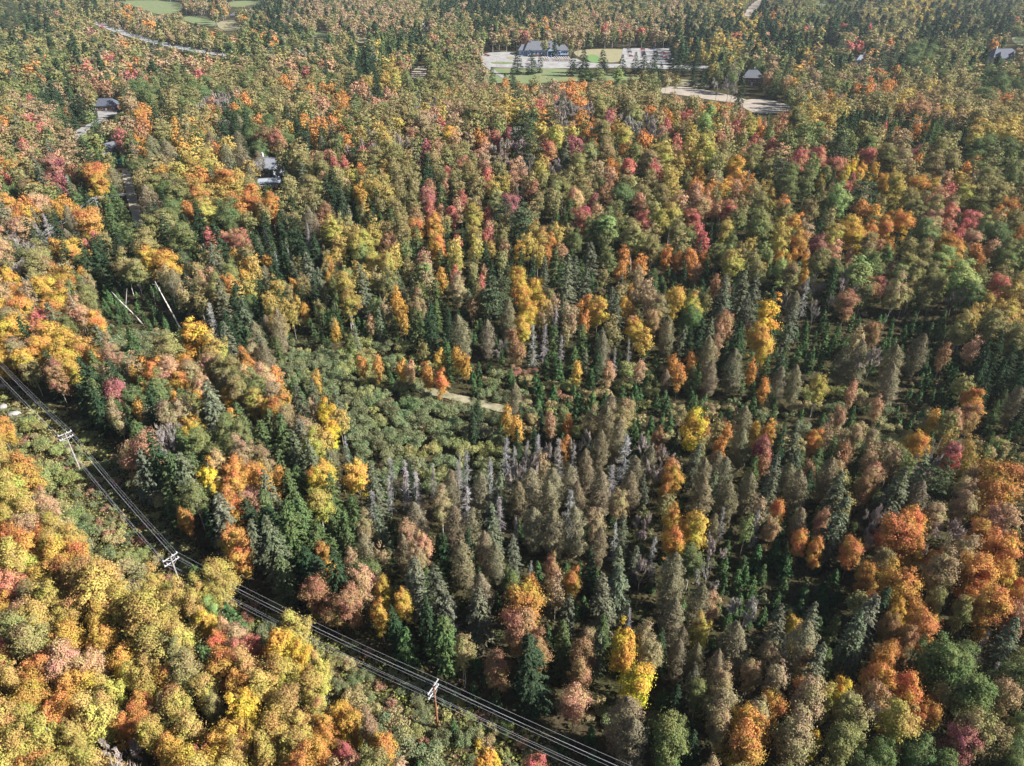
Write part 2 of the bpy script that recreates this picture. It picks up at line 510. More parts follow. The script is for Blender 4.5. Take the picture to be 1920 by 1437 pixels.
# ------------------------------------------------------------------ power lines
WOOD = surf('weathered pole wood', (0.34, 0.31, 0.28), 0.9, 4, 0.25)
REDWOOD = surf('treated brown pole wood', (0.27, 0.12, 0.06), 0.9, 4, 0.25)
STEEL = surf('galvanised steel', (0.52, 0.51, 0.53), 0.45, 3, 0.08)
ALU = surf('bright aluminium cable', (0.55, 0.55, 0.60), 0.45, 1, 0.05)
PORC = surf('porcelain', (0.72, 0.70, 0.70), 0.3, 2, 0.05)
def box_vf(c, s, rot=0.0):
    cx, cy, cz = c
    cr, sr = math.cos(rot), math.sin(rot)
    vs = []
    for dz in (-1, 1):
        for dx, dy in ((-1, -1), (1, -1), (1, 1), (-1, 1)):
            x, y = dx * s[0] / 2, dy * s[1] / 2
            vs.append((cx + x * cr - y * sr, cy + x * sr + y * cr, cz + dz * s[2] / 2))
    fs = [(0, 3, 2, 1), (4, 5, 6, 7), (0, 1, 5, 4), (1, 2, 6, 5), (2, 3, 7, 6), (3, 0, 4, 7)]
    return vs, fs
class Mesh:
    def __init__(self): self.v, self.f = [], []
    def add(self, vs, fs):
        k = len(self.v); self.v += list(vs); self.f += [tuple(i + k for i in f) for f in fs]; return self
    def box(self, c, s, rot=0.0): return self.add(*box_vf(c, s, rot))
    def tube(self, pts, radii, n=8):
        G = Geo(); G.tube(pts, radii, n)
        q, _ = G.arrays()
        k = len(self.v)
        self.v += [tuple(p) for p in q.reshape(-1, 3)]
        self.f += [(k + 4 * i, k + 4 * i + 1, k + 4 * i + 2, k + 4 * i + 3) for i in range(len(q))]
        return self
    def build(self, name, m, parent=None, loc=None):
        return link(name, poly_mesh(name, self.v, self.f, [m]), parent, loc)
POLE_H = 10.0
def pole_at(u, v, h):
    """world base of the pole whose top is seen at a photo pixel"""
    p = at(u, v, h)
    return p
p1, p2, p3 = at(122, 814, POLE_H), at(320, 1046, POLE_H), at(814, 1292, POLE_H - 0.3)
dw = at(1130, 1437, POLE_H - 1.2) - p3
p4 = p3 + dw / np.linalg.norm(dw[:2]) * 62
du = at(0, 692, POLE_H - 0.8) - p1
p0 = p1 + du / np.linalg.norm(du[:2]) * 60
for p in (p0, p4): p[2] = float(ground_z(p[0], p[1]))
LINE = [p0, p1, p2, p3, p4]
def arm_dir(i, L):
    d = (L[min(i + 1, len(L) - 1)] - L[max(i - 1, 0)])[:2]
    d = d / np.linalg.norm(d)
    return math.atan2(-d[0], d[1]) if False else math.atan2(d[1], d[0]) + math.pi / 2
UP = [(-1.25, 0.0), (0.45, 0.0), (1.25, 0.0)]              # insulators on the upper arm: offset across, height
LOW = [(-1.25, -1.15), (-0.8, -1.15), (0.75, -1.15), (1.25, -1.15)]
def utility_pole(p, ang, wood, label, h=POLE_H, lean=0.0, group='poles of the power line'):
    t = empty('utility_pole', p, 0)
    tag(t, label, 'utility pole', group)
    Mesh().tube([(0, 0, -1), (0, 0, h * 0.5), (0, 0, h + 0.25)], [0.19, 0.16, 0.12], 10).build('pole', wood, t)
    for z, half in ((h, 1.38), (h - 1.15, 1.38)):
        c, s = math.cos(ang), math.sin(ang)
        a_ = Mesh().box((0.16 * -s, 0.16 * c, z), (half * 2, 0.11, 0.13), ang)
        arm = a_.build('crossarm', STEEL, t)
        br = Mesh()
        for sg in (1, -1):
            br.tube([(sg * 0.75 * c, sg * 0.75 * s, z - 0.08), (0, 0, z - 0.7)], [0.03, 0.03], 4)
        br.build('brace', STEEL, arm)
        for off, dz in (UP if z == h else LOW):
            Mesh().tube([(off * c - 0.16 * s, off * s + 0.16 * c, z + 0.08), (off * c - 0.16 * s, off * s + 0.16 * c, z + 0.16), (off * c - 0.16 * s, off * s + 0.16 * c, z + 0.2), (off * c - 0.16 * s, off * s + 0.16 * c, z + 0.34)], [0.05, 0.11, 0.07, 0.09], 8).build('insulator', PORC, t)
    return t
POLE_LABELS = ['grey power pole hidden off the upper end of the cleared corridor', 'tall grey wooden power pole standing full length in yellow-green brush', 'grey power pole half sunk in bushes where the line bends', 'rusty brown power pole beside the orange maple, sawn arms seen from above', 'grey power pole past the lower edge of the woods']
for i, p in enumerate(LINE):
    if i in (0, 4): continue
    utility_pole(p, arm_dir(i, LINE), REDWOOD if i == 3 else WOOD, POLE_LABELS[i])
WIRE_LABELS = ['outermost bare cable on the brush side of the upper crossarms', 'inner bare cable carried near the middle of the upper crossarms', 'outermost bare cable on the forest side of the upper crossarms',
               'outer cable on the brush side of the lower crossarms', 'inner cable of the close pair on the brush side, lower crossarms', 'inner cable of the close pair on the forest side, lower crossarms', 'outer cable on the forest side of the lower crossarms']
def cable(poles, angs, off, z, sag, label, rad, group, m):
    pts = []
    for i in range(len(poles) - 1):
        a_, b_ = poles[i], poles[i + 1]
        for k in range(13 if i < len(poles) - 2 else 14):
            t = k / 13.0
            A = a_ + np.array([off * math.cos(angs[i]) - 0.16 * math.sin(angs[i]), off * math.sin(angs[i]) + 0.16 * math.cos(angs[i]), z])
            B = b_ + np.array([off * math.cos(angs[i + 1]) - 0.16 * math.sin(angs[i + 1]), off * math.sin(angs[i + 1]) + 0.16 * math.cos(angs[i + 1]), z])
            q = A * (1 - t) + B * t
            q[2] -= sag * 4 * t * (1 - t)
            pts.append(q)
    o = Mesh().tube(pts, [rad] * len(pts), 5).build('power_cable', m)
    return tag(o, label, 'power cable', group)
ANG = [arm_dir(i, LINE) for i in range(5)]
for (off, dz), lb in zip(UP + LOW, WIRE_LABELS):
    cable(LINE, ANG, off, POLE_H + dz + 0.36, 0.7 + 0.12 * abs(off) + (0.25 if dz else 0), lb, 0.011, 'cables of the power line', ALU)
# the second line beside the gravel track
q1 = at(178, 373, 9.0)
ql, qr = at(52, 462, 8.5), at(330, 345, 9.0)
L2 = [ql, q1, qr]
A2 = [arm_dir(i, L2) for i in range(3)]
utility_pole(q1, A2[1], WOOD, 'slim grey power pole between two orange maples near the gravel track', 9.0)
for k, off in enumerate((-1.25, 0.45, 1.25)):
    cable(L2, A2, off, 9.36, 0.7, ['near cable of the short line crossing the gravel track', 'middle cable of the short line crossing the gravel track', 'far cable of the short line crossing the gravel track'][k], 0.03, 'cables over the gravel track', ALU)
for u0, v0, u1, v1 in ((122, 812, 147, 880), (318, 1044, 333, 1068), (814, 1288, 821, 1356), (178, 371, 194, 404)):
    for t in np.linspace(0, 1, 8):
        u, v = u0 + (u1 - u0) * t, v0 + (v1 - v0) * t
        g = at(u, v, 10 * (1 - t)); PROTECT.append((u, v, float(np.linalg.norm(g + [0, 0, 10 * (1 - t)] - np.array([0, 0, CAM_Z])))))

# ------------------------------------------------------------------ buildings
def paint(name, c, rough=0.7, amt=0.08, sc=0.8): return surf(name, c, rough, sc, amt)
GLASS = surf('dark window glass', (0.035, 0.045, 0.06), 0.12, 1, 0.1)
TRIM = paint('white trim', (0.74, 0.73, 0.71))
SHINGLE = surf('grey shingles', (0.125, 0.13, 0.15), 0.9, 1.2, 0.14)
SLATE = surf('dark slate shingles', (0.085, 0.095, 0.125), 0.85, 1.2, 0.18)
METALW = surf('white metal roofing', (0.36, 0.37, 0.40), 0.4, 0.5, 0.05)
METALB = surf('weathered pale metal roofing', (0.30, 0.33, 0.37), 0.45, 0.5, 0.06)
GREENROOF = surf('pale green metal roofing', (0.42, 0.58, 0.55), 0.5, 0.5, 0.06)
BLUE = paint('blue siding', (0.33, 0.48, 0.76))
BRICK = surf('red brown brick', (0.20, 0.10, 0.085), 0.9, 6, 0.25)
LOG = surf('brown log wall', (0.26, 0.14, 0.08), 0.85, 2, 0.25)
GREYW = paint('grey siding', (0.40, 0.41, 0.44))
WHITEW = paint('white siding', (0.72, 0.72, 0.71))
def roof_hip(w, d, z, rise, ridge, over=0.6):
    a, b = w / 2 + over, d / 2 + over
    r = ridge / 2
    vs = [(-a, -b, z), (a, -b, z), (a, b, z), (-a, b, z), (-r, 0, z + rise), (r, 0, z + rise), (-a, -b, z - 0.25), (a, -b, z - 0.25), (a, b, z - 0.25), (-a, b, z - 0.25)]
    fs = [(0, 1, 5, 4), (1, 2, 5), (2, 3, 4, 5), (3, 0, 4), (6, 7, 1, 0), (7, 8, 2, 1), (8, 9, 3, 2), (9, 6, 0, 3), (9, 8, 7, 6)]
    return vs, fs
def shift(vf, dx=0, dy=0, dz=0, rot=0.0):
    c, s = math.cos(rot), math.sin(rot)
    return [(x * c - y * s + dx, x * s + y * c + dy, z + dz) for x, y, z in vf[0]], vf[1]
def house(name, loc, rz, w, d, h, wall, roof, rise, label, cat='house', ridge=None, chimney=None, wings=(), windows=4, deck=False, doorx=0.0, over=0.6):
    """walls, hip or gable roof, framed windows on the long fronts, a door, a chimney, optional wings"""
    t = empty(name, loc, rz)
    tag(t, label, cat)
    W = Mesh().box((0, 0, h / 2 - 0.5), (w, d, h + 1))
    ridge = w * 0.55 if ridge is None else ridge
    if ridge >= w:                                           # gable ends
        for s in (-1, 1):
            W.add([(s * w / 2, -d / 2, h), (s * w / 2, d / 2, h), (s * w / 2, 0, h + rise * 0.96)], [(0, 1, 2)] if s > 0 else [(0, 2, 1)])
    W.build('wall', wall, t)
    R = Mesh().add(*roof_hip(w, d, h, rise, ridge + (2 * over if ridge >= w else 0), over)).build('roof', roof, t)
    Mesh().box((0, 0, h + rise + 0.02), (max(0.6, ridge * 0.98), 0.35, 0.12)).build('ridge_cap', roof, R)
    if chimney:
        Mesh().box((chimney[0], chimney[1], h + rise * 0.6 + 0.8), (0.9, 0.9, rise * 0.8 + 1.6)).build('chimney', chimney[2] if len(chimney) > 2 else BRICK, R)
    for s in (-1, 1):
        for i in range(windows):
            x = -w / 2 + w * (i + 0.5) / windows
            if s < 0 and abs(x - doorx) < 1.2: continue
            f = Mesh().box((x, s * (d / 2 + 0.03), h * 0.55), (1.7, 0.12, 1.45)).build('window', TRIM, t)
            Mesh().box((x, s * (d / 2 + 0.075), h * 0.55), (1.4, 0.08, 1.15)).build('pane', GLASS, f)
    dr = Mesh().box((doorx, -d / 2 - 0.03, 1.05), (1.2, 0.12, 2.1)).build('door', TRIM, t)
    for k, (wx, wy, ww, wd, wh, wr, wrise) in enumerate(wings):
        Mesh().box((wx, wy, wh / 2 - 0.5), (ww, wd, wh + 1)).build('wing', wall, t)
        Mesh().add(*shift(roof_hip(ww, wd, wh + 0.003 * (k + 1), wrise, max(ww * 0.5, 0.5), 0.5), wx, wy)).build('wing_roof', wr, t)
    if deck:
        D = Mesh().box((0, -d / 2 - 2.2, 1.6), (w * 0.85, 4, 0.2)).build('deck', LOG, t)
        rl = Mesh()
        for i in range(9):
            rl.box((-w * 0.42 + w * 0.84 * i / 8, -d / 2 - 4.1, 2.2), (0.1, 0.1, 1.0))
        rl.box((0, -d / 2 - 4.1, 2.72), (w * 0.85, 0.14, 0.08))
        rl.build('railing', TRIM, D)
        for i in range(4):
            Mesh().box((-w * 0.4 + w * 0.8 * i / 3, -d / 2 - 3.9, 0.7), (0.2, 0.2, 1.6)).build('deck_post', LOG, D)
    r = 0.62 * math.hypot(w, d) + 1.5
    MASKS.append([(loc[0] + r * math.cos(a), loc[1] + r * math.sin(a)) for a in np.linspace(0, 6.28, 9)[:-1]])
    return t
def keep(u0, u1, v0, v1, dist_from=None):
    for u in np.linspace(u0, u1, 6):
        for v in np.linspace(v0, v1, 4):
            g = at(u, v1); PROTECT.append((u, v, float(np.linalg.norm(g - [0, 0, CAM_Z])) * 0.99))

# blue clubhouse
g = at(1020, 104)
ch = empty('clubhouse', g, math.radians(4))
tag(ch, 'long blue golf clubhouse with grey hipped roof and gabled porch', 'clubhouse')
k_ = float(depth_of(*g)) / FPX                             # metres per photo pixel here
cw = 93 * k_
Mesh().box((0, 9, 1.9), (cw * 0.66, 20, 5.8)).build('wall', BLUE, ch)
Mesh().box((-cw * 0.415, 9.5, 1.7), (cw * 0.17, 15, 5.4)).build('wing', BLUE, ch)
Mesh().box((cw * 0.415, 9.0, 1.5), (cw * 0.17, 14, 5.0)).build('wing', BLUE, ch)
cr_ = Mesh().add(*shift(roof_hip(cw * 0.70, 20, 4.85, 7.0, cw * 0.53, 1.0), -1.5, 9)).build('roof', SHINGLE, ch)
Mesh().box((-1.5, 9, 11.9), (cw * 0.53, 0.5, 0.22)).build('ridge_cap', SHINGLE, cr_)
Mesh().add(*shift(roof_hip(cw * 0.2, 15, 4.45, 4.4, cw * 0.06, 0.9), -cw * 0.405, 9.5)).build('wing_roof', SHINGLE, ch)
Mesh().add(*shift(roof_hip(cw * 0.22, 14, 4.05, 4.2, cw * 0.08, 0.9), cw * 0.40, 9.0)).build('wing_roof', SHINGLE, ch)
for s in (-1, 1):
    v_ = Mesh().box((cw * 0.24 * s - 1.5, 9, 11.1), (1.4, 4.2, 1.4)).build('dormer', SHINGLE, cr_)
pw = 6.5
px_ = cw * 0.115
por = Mesh()
por.add([(px_ - pw / 2 - .4, -5, 4.2), (px_ + pw / 2 + .4, -5, 4.2), (px_, -5, 7.2), (px_ - pw / 2 - .4, 4, 4.2), (px_ + pw / 2 + .4, 4, 4.2), (px_, 4, 7.2)], [(0, 1, 2), (3, 5, 4), (1, 4, 5, 2), (0, 2, 5, 3), (0, 3, 4, 1)])
po = por.build('porch', SHINGLE, ch)
Mesh().add([(px_ - pw / 2 + .3, -5.06, 4.3), (px_ + pw / 2 - .3, -5.06, 4.3), (px_, -5.06, 6.7)], [(0, 1, 2)]).build('gable_panel', paint('light blue trim', (0.38, 0.55, 0.75)), po)
for s in (-1, 1):
    Mesh().box((px_ + s * pw * 0.42, -4.6, 2.0), (0.5, 0.5, 4.6)).build('porch_post', paint('porch post blue', (0.32, 0.52, 0.78)), po)
Mesh().box((px_, -1.08, 1.5), (2.6, 0.16, 2.9)).build('door', GLASS, ch)
for i in range(9):
    x = -cw * 0.31 + cw * 0.62 * i / 8
    if abs(x - px_) < 3.4: continue
    f = Mesh().box((x, -1.06, 2.2), (2.3, 0.14, 2.0)).build('window', TRIM, ch)
    Mesh().box((x, -1.12, 2.2), (1.9, 0.12, 1.6)).build('pane', GLASS, f)
for x, n_ in ((-cw * 0.415, 2), (cw * 0.415, 3)):
    for i in range(n_):
        xx = x + (i - (n_ - 1) / 2) * 2.5
        f = Mesh().box((xx, 1.96, 2.2), (1.7, 0.14, 1.6)).build('window', TRIM, ch)
        Mesh().box((xx, 1.9, 2.2), (1.4, 0.12, 1.3)).build('pane', GLASS, f)
Mesh().box((-cw * 0.14, -1.9, 0.55), (10, 0.5, 1.1)).build('planter_wall', BRICK, ch)
MASKS.append([(g[0] + sx * (cw / 2 + 5), g[1] + sy) for sx, sy in ((-1, -10), (1, -10), (1, 30), (-1, 30))])
keep(976, 1066, 80, 106)

house('cottage', at(203, 206), math.radians(4), 14.5, 10, 3.4, BRICK, SLATE, 4.0, 'single-storey house with dark slate roof behind a pale paved yard', ridge=8, windows=4, doorx=1.0)
keep(185, 221, 184, 206)
house('cottage', at(202, 291), math.radians(62), 11, 8, 3.0, GREYW, SHINGLE, 2.8, 'grey-roofed cabin mostly hidden by spruces below the curving drive', ridge=11.0)
keep(196, 212, 268, 278)
gl = at(512, 350)
chal = house('chalet', at(509, 330), math.radians(-22), 10.0, 8.5, 4.6, GREYW, METALW, 3.6, 'chalet with pale metal roof in two gables standing among autumn trees', ridge=10.0, chimney=(-3.6, 0.6, STEEL), deck=False, over=0.8)
Mesh().box((-3.4, -4.4, 2.0), (5.6, 6.5, 5.0)).build('wing', LOG, chal)
_wv, _wf = shift(roof_hip(11.0, 6.0, 4.5, 2.9, 12.2, 0.6), -3.4, -2.6, 0.0, math.pi / 2)
Mesh().add(_wv, _wf).build('wing_roof', METALB, chal)
house('cabin', at(508, 351), math.radians(12), 8.5, 5.0, 2.6, LOG, METALB, 1.3, 'small lean building with pale metal roof and timber deck below the chalet', 'cabin', ridge=8.5, windows=2, deck=True)
keep(486, 527, 296, 345)
house('log_house', at(566, 62), math.radians(20), 21, 13, 5.5, LOG, SHINGLE, 5.0, 'large brown log house far off behind a tan tree', ridge=12, chimney=(-4, 1), wings=((9, -5, 9, 8, 4.5, SHINGLE, 3.2),), windows=5)
house('bungalow', at(452, 34), math.radians(-8), 26, 13, 3.6, GREYW, SHINGLE, 4.0, 'wide far bungalow with faded grey roof', ridge=16, windows=5)
house('white_house', at(797, 55), math.radians(10), 9, 9, 6, WHITEW, WHITEW, 3.5, 'small white far house poking out of tan trees', ridge=9, windows=2)
keep(793, 802, 42, 55)
house('brick_house', at(1408, 158), math.radians(-12), 15, 12, 5.5, BRICK, SHINGLE, 5.0, 'two-storey brick house with grey roof above the sand strip', ridge=7, chimney=(1.0, 1.0, TRIM), windows=4)
keep(1393, 1424, 126, 154)
house('green_roofed_house', at(1545, 58), math.radians(30), 14, 10, 4, GREYW, GREENROOF, 4, 'far house with pale green roof in dark spruces', ridge=9)
house('white_house', at(1622, 122), math.radians(-15), 17, 11, 4.5, WHITEW, METALB, 3.8, 'white house with pale roof half hidden by a tan tree', ridge=12, chimney=(-3, 0.5, TRIM), windows=4)
keep(1603, 1612, 98, 112)
house('gabled_house', at(1874, 118), math.radians(8), 28, 15, 6, GREYW, SLATE, 6.0, 'big far house with several dark gables and pale faces', ridge=16, chimney=(-6, 2, TRIM), wings=((-6, -7, 9, 10, 5.5, SLATE, 5.0), (7, -7, 9, 10, 5.5, SLATE, 5.0)), windows=6)
keep(1852, 1898, 92, 108)
house('bungalow', at(1916, 150), math.radians(-20), 18, 12, 4, BRICK, SLATE, 4.5, 'dark house cut by the edge of the picture', ridge=9)
house('white_house', at(1700, 62), math.radians(0), 12, 9, 4, WHITEW, SHINGLE, 3, 'small pale far house with grey roof in the right woods', ridge=7)
house('white_house', at(1788, 28), math.radians(15), 13, 9, 4.5, WHITEW, METALW, 3, 'small white-roofed house at the far treeline', ridge=9)

# blue pool by the hidden cabin
gp = at(227, 306)
pl = empty('garden_pool', gp + [0, 0, 0.1], 0.3)
tag(pl, 'round bright blue garden pool under dark spruces', 'pool')
Mesh().tube([(0, 0, 0), (0, 0, 1.1)], [2.9, 2.9], 24).build('pool_wall', paint('blue pool liner', (0.04, 0.30, 0.62)), pl)
th = np.linspace(0, 2 * np.pi, 25)[:-1]
link('water', poly_mesh('water', [(2.85 * math.cos(a), 2.85 * math.sin(a), 0.95) for a in th], [tuple(range(24))], [surf('pool water', (0.03, 0.38, 0.68), 0.1, 1, 0.1)]), pl)
keep(218, 236, 301, 309)

# cars, golf carts, umbrella
CARC = {'white': (0.75, 0.75, 0.75), 'black': (0.03, 0.03, 0.035), 'silver': (0.5, 0.51, 0.53), 'dark grey': (0.12, 0.125, 0.13), 'red': (0.40, 0.04, 0.035), 'dark blue': (0.04, 0.07, 0.2)}
CARM = {k: surf(k + ' car paint', c, 0.3, 1, 0.03) for k, c in CARC.items()}
TYRE = surf('tyre rubber', (0.03, 0.03, 0.03), 0.9, 3, 0.2)
def prism(profile, half, z0=0):
    n = len(profile)
    vs = [(x, -half, z) for x, z in profile] + [(x, half, z) for x, z in profile]
    fs = [tuple(range(n)), tuple(range(2 * n - 1, n - 1, -1))] + [(i, i + n, (i + 1) % n + n, (i + 1) % n) for i in range(n)]
    return vs, fs
car_body = poly_mesh('car_body', *prism([(-2.2, 0.35), (2.2, 0.35), (2.25, 0.75), (1.2, 0.95), (-2.15, 1.0)], 0.9), [CARM['white']])
car_roof = poly_mesh('car_cabin', *prism([(1.1, 0.98), (0.45, 1.42), (-1.2, 1.46), (-1.9, 1.02)], 0.78), [CARM['white']])
car_glass = poly_mesh('car_glass', *prism([(1.0, 1.03), (0.48, 1.36), (-1.15, 1.4), (-1.75, 1.06)], 0.8), [GLASS])
wm = Mesh().tube([(0, -0.12, 0), (0, 0.12, 0)], [0.33, 0.33], 14)
wm.add([(0.32 * math.cos(a), s * 0.12, 0.32 * math.sin(a)) for s in (-1, 1) for a in np.linspace(0, 6.283, 15)[:-1]], [tuple(range(14)), tuple(range(27, 13, -1))])
car_wheel = poly_mesh('car_wheel', wm.v, wm.f, [TYRE])
def own(o, m):
    o.material_slots[0].link = 'OBJECT'; o.material_slots[0].material = m
def car(loc, rz, colour, label, group):
    t = tag(empty('parked_car', loc, rz), label, 'car', group)
    for nm, me, m in (('body', car_body, CARM[colour]), ('cabin', car_roof, CARM[colour]), ('window_glass', car_glass, GLASS)):
        own(link(nm, me, t), m)
    for x in (-1.4, 1.4):
        for y in (-0.82, 0.82):
            link('wheel', car_wheel, t, (x, y, 0.33))
rr_ = random.Random(4)
cols = ['black', 'dark grey', 'white', 'silver', 'dark blue', 'red']
used = {}
ORD = ['first', 'second', 'third', 'fourth', 'fifth', 'sixth', 'seventh', 'eighth', 'ninth', 'tenth', 'eleventh', 'twelfth', 'thirteenth', 'fourteenth', 'fifteenth', 'sixteenth', 'seventeenth', 'eighteenth', 'nineteenth', 'twentieth']
lot_rows = [((1179, 93), (1183, 107), 7, 'outer'), ((1205, 93), (1207, 107), 7, 'middle'), ((1227, 94), (1231, 106), 6, 'shaded'), ((1243, 100), (1252, 117), 6, 'spruce-side')]
for (a_, b_, n_, rown) in lot_rows:
    A, B = at(*a_), at(*b_)
    for i in range(n_):
        c_ = rr_.choice(cols)
        p = A + (B - A) * i / (n_ - 1) + [0, 0, 0.31]
        car(p, rr_.uniform(-0.06, 0.06) + (math.pi if rr_.random() < 0.4 else 0), c_, f'{c_} car parked {ORD[n_ - 1 - i]} from the drive in the {rown} row of the car park', 'cars in the car park')
for i, (u, v, c_) in enumerate([(912, 105, 'red'), (917, 106, 'dark grey'), (1551, 78, 'white'), (1556, 76, 'silver')]):
    g_ = at(u, v)
    car(g_ + [0, 0, 0.26], 0.2 + i, c_, ['red car parked at the near end of the clubhouse drive', 'dark grey car next to the red car on the clubhouse drive', 'white car in a clearing among far spruces', 'silver car beside the white one among far spruces'][i], 'cars parked by houses')
keep(1545, 1560, 72, 79)
CARTB = surf('golf cart body', (0.5, 0.46, 0.42), 0.4, 1, 0.1)
CARTR = surf('golf cart roof', (0.70, 0.66, 0.62), 0.5, 1, 0.05)
CARTS = surf('golf cart seat', (0.30, 0.12, 0.10), 0.7, 1, 0.1)
cb = poly_mesh('cart_body', *prism([(-1.2, 0.3), (1.2, 0.3), (1.2, 0.8), (0.7, 0.95), (0.5, 0.45), (-0.3, 0.45), (-0.4, 0.8), (-1.2, 0.85)], 0.6), [CARTB])
ct = Mesh().box((-0.1, 0, 1.85), (1.9, 1.25, 0.08))
for x in (-0.95, 0.75):
    for y in (-0.55, 0.55): ct.box((x, y, 1.32), (0.05, 0.05, 1.0))
ctm = poly_mesh('cart_canopy', ct.v, ct.f, [CARTR])
cs = Mesh().box((-0.15, 0, 0.9), (0.55, 1.1, 0.15)); cs.box((-0.45, 0, 1.2), (0.12, 1.1, 0.5))
csm = poly_mesh('cart_seat', cs.v, cs.f, [CARTS])
cw_ = Mesh().tube([(0, -0.1, 0), (0, 0.1, 0)], [0.22, 0.22], 12)
cwm = poly_mesh('cart_wheel', cw_.v, cw_.f, [TYRE])
for r_ in range(3):
    for i in range(12):
        u = 1018 + i * 4.3 + r_ * 1.5
        if abs(u - 1033) < 2.5: continue
        p = at(u, 111 + r_ * 2.2)
        t = tag(empty('golf_cart', p + [0, 0, 0.28], 1.57 + rr_.uniform(-0.15, 0.15)), 'small pale-roofed golf cart in the rows before the clubhouse porch', 'golf cart', 'golf carts lined up before the clubhouse')
        link('body', cb, t); link('canopy', ctm, t); link('seat', csm, t)
        for x in (-0.8, 0.8):
            for y in (-0.5, 0.5): link('wheel', cwm, t, (x, y, 0.22))
um = tag(empty('patio_umbrella', at(1033, 110.5) + [0, 0, 0.28]), 'closed blue patio umbrella before the clubhouse porch', 'umbrella')
Mesh().tube([(0, 0, 0), (0, 0, 3.2)], [0.05, 0.04], 8).build('pole', STEEL, um)
G_ = Mesh().tube([(0, 0, 0.9), (0, 0, 1.3), (0, 0, 2.6), (0, 0, 3.1)], [0.9, 1.0, 0.6, 0.05], 10)
G_.build('canopy', paint('navy canopy', (0.05, 0.10, 0.28)), um)
lp = tag(empty('street_lamp', at(931, 128) + [0, 0, 0.2]), 'thin lamp post at the drive end of the lawn', 'lamp post')
Mesh().tube([(0, 0, 0), (0, 0, 8)], [0.12, 0.08], 8).build('pole', WOOD, lp)
Mesh().box((0.5, 0, 8), (1.2, 0.3, 0.2)).build('lamp_head', STEEL, lp)
# pale boulders at the corridor's edge
ROCK = surf('pale rock', (0.33, 0.31, 0.31), 0.9, 0.9, 0.2)
for u, v, r, lb in ((27, 779, 1.0, 'pale grey boulder on the brush slope by the corridor'), (5, 766, 0.9, 'smaller pale boulder beside the picture edge on the brush slope'), (3, 727, 0.8, 'pale stone at the grass crossing under the cables')):
    bm = bmesh.new()
    bmesh.ops.create_icosphere(bm, subdivisions=3, radius=r)
    rg = np.random.default_rng(int(u * 7 + v))
    k3 = rg.normal(size=(5, 3)) * 1.6 / r
    for vv in bm.verts:
        s_ = 1 + 0.1 * sum(math.sin(float(np.dot(k, vv.co)) + 1) for k in k3)
        vv.co = Vector((vv.co.x * s_ * 1.25, vv.co.y * s_ * 0.8, vv.co.z * s_ * 0.7))
    me = bpy.data.meshes.new('boulder'); bm.to_mesh(me); bm.free(); me.materials.append(ROCK)
    g_ = at(u, v)
    tag(link('boulder', me, None, g_ + [0, 0, 0.35 * r]), lb, 'boulder', 'pale boulders on the brush slope')
    PROTECT.append((u, v, float(np.linalg.norm(g_ - [0, 0, CAM_Z])) - 1))

for b_, t_, zt_ in (((175, 640), (132, 556), 15), ((268, 607), (209, 547), 9), ((342, 622), (290, 527), 14), ((330, 580), (322, 528), 12), ((395, 628), (381, 590), 8)):
    for q in np.linspace(0.15, 1, 9):
        u, v = b_[0] + (t_[0] - b_[0]) * q, b_[1] + (t_[1] - b_[1]) * q
        PROTECT.append((u, v, float(np.linalg.norm(at(*b_) + np.array([0, 0, zt_ * q - CAM_Z]))) - 1))
# ------------------------------------------------------------------ tree prototypes (canonical size in metres)
def sphere_dirs(n, rng):
    return unit(rng.normal(size=(n, 3)))

def trunk_to(T, H, r0, rng, top=0.9, lean=0.03, sides=7):
    k = 6
    z = np.linspace(0, H * top, k)
    off = np.cumsum(rng.normal(0, lean * H / k, (k, 2)), axis=0)
    off -= off[0]
    pts = np.column_stack([off, z])
    pts[0, 2] = -0.6
    T.tube(pts, r0 * (1 - 0.85 * np.linspace(0, 1, k)), sides)
    return pts
def along(pts, z):
    return np.array([np.interp(z, pts[:, 2], pts[:, i]) for i in range(3)])

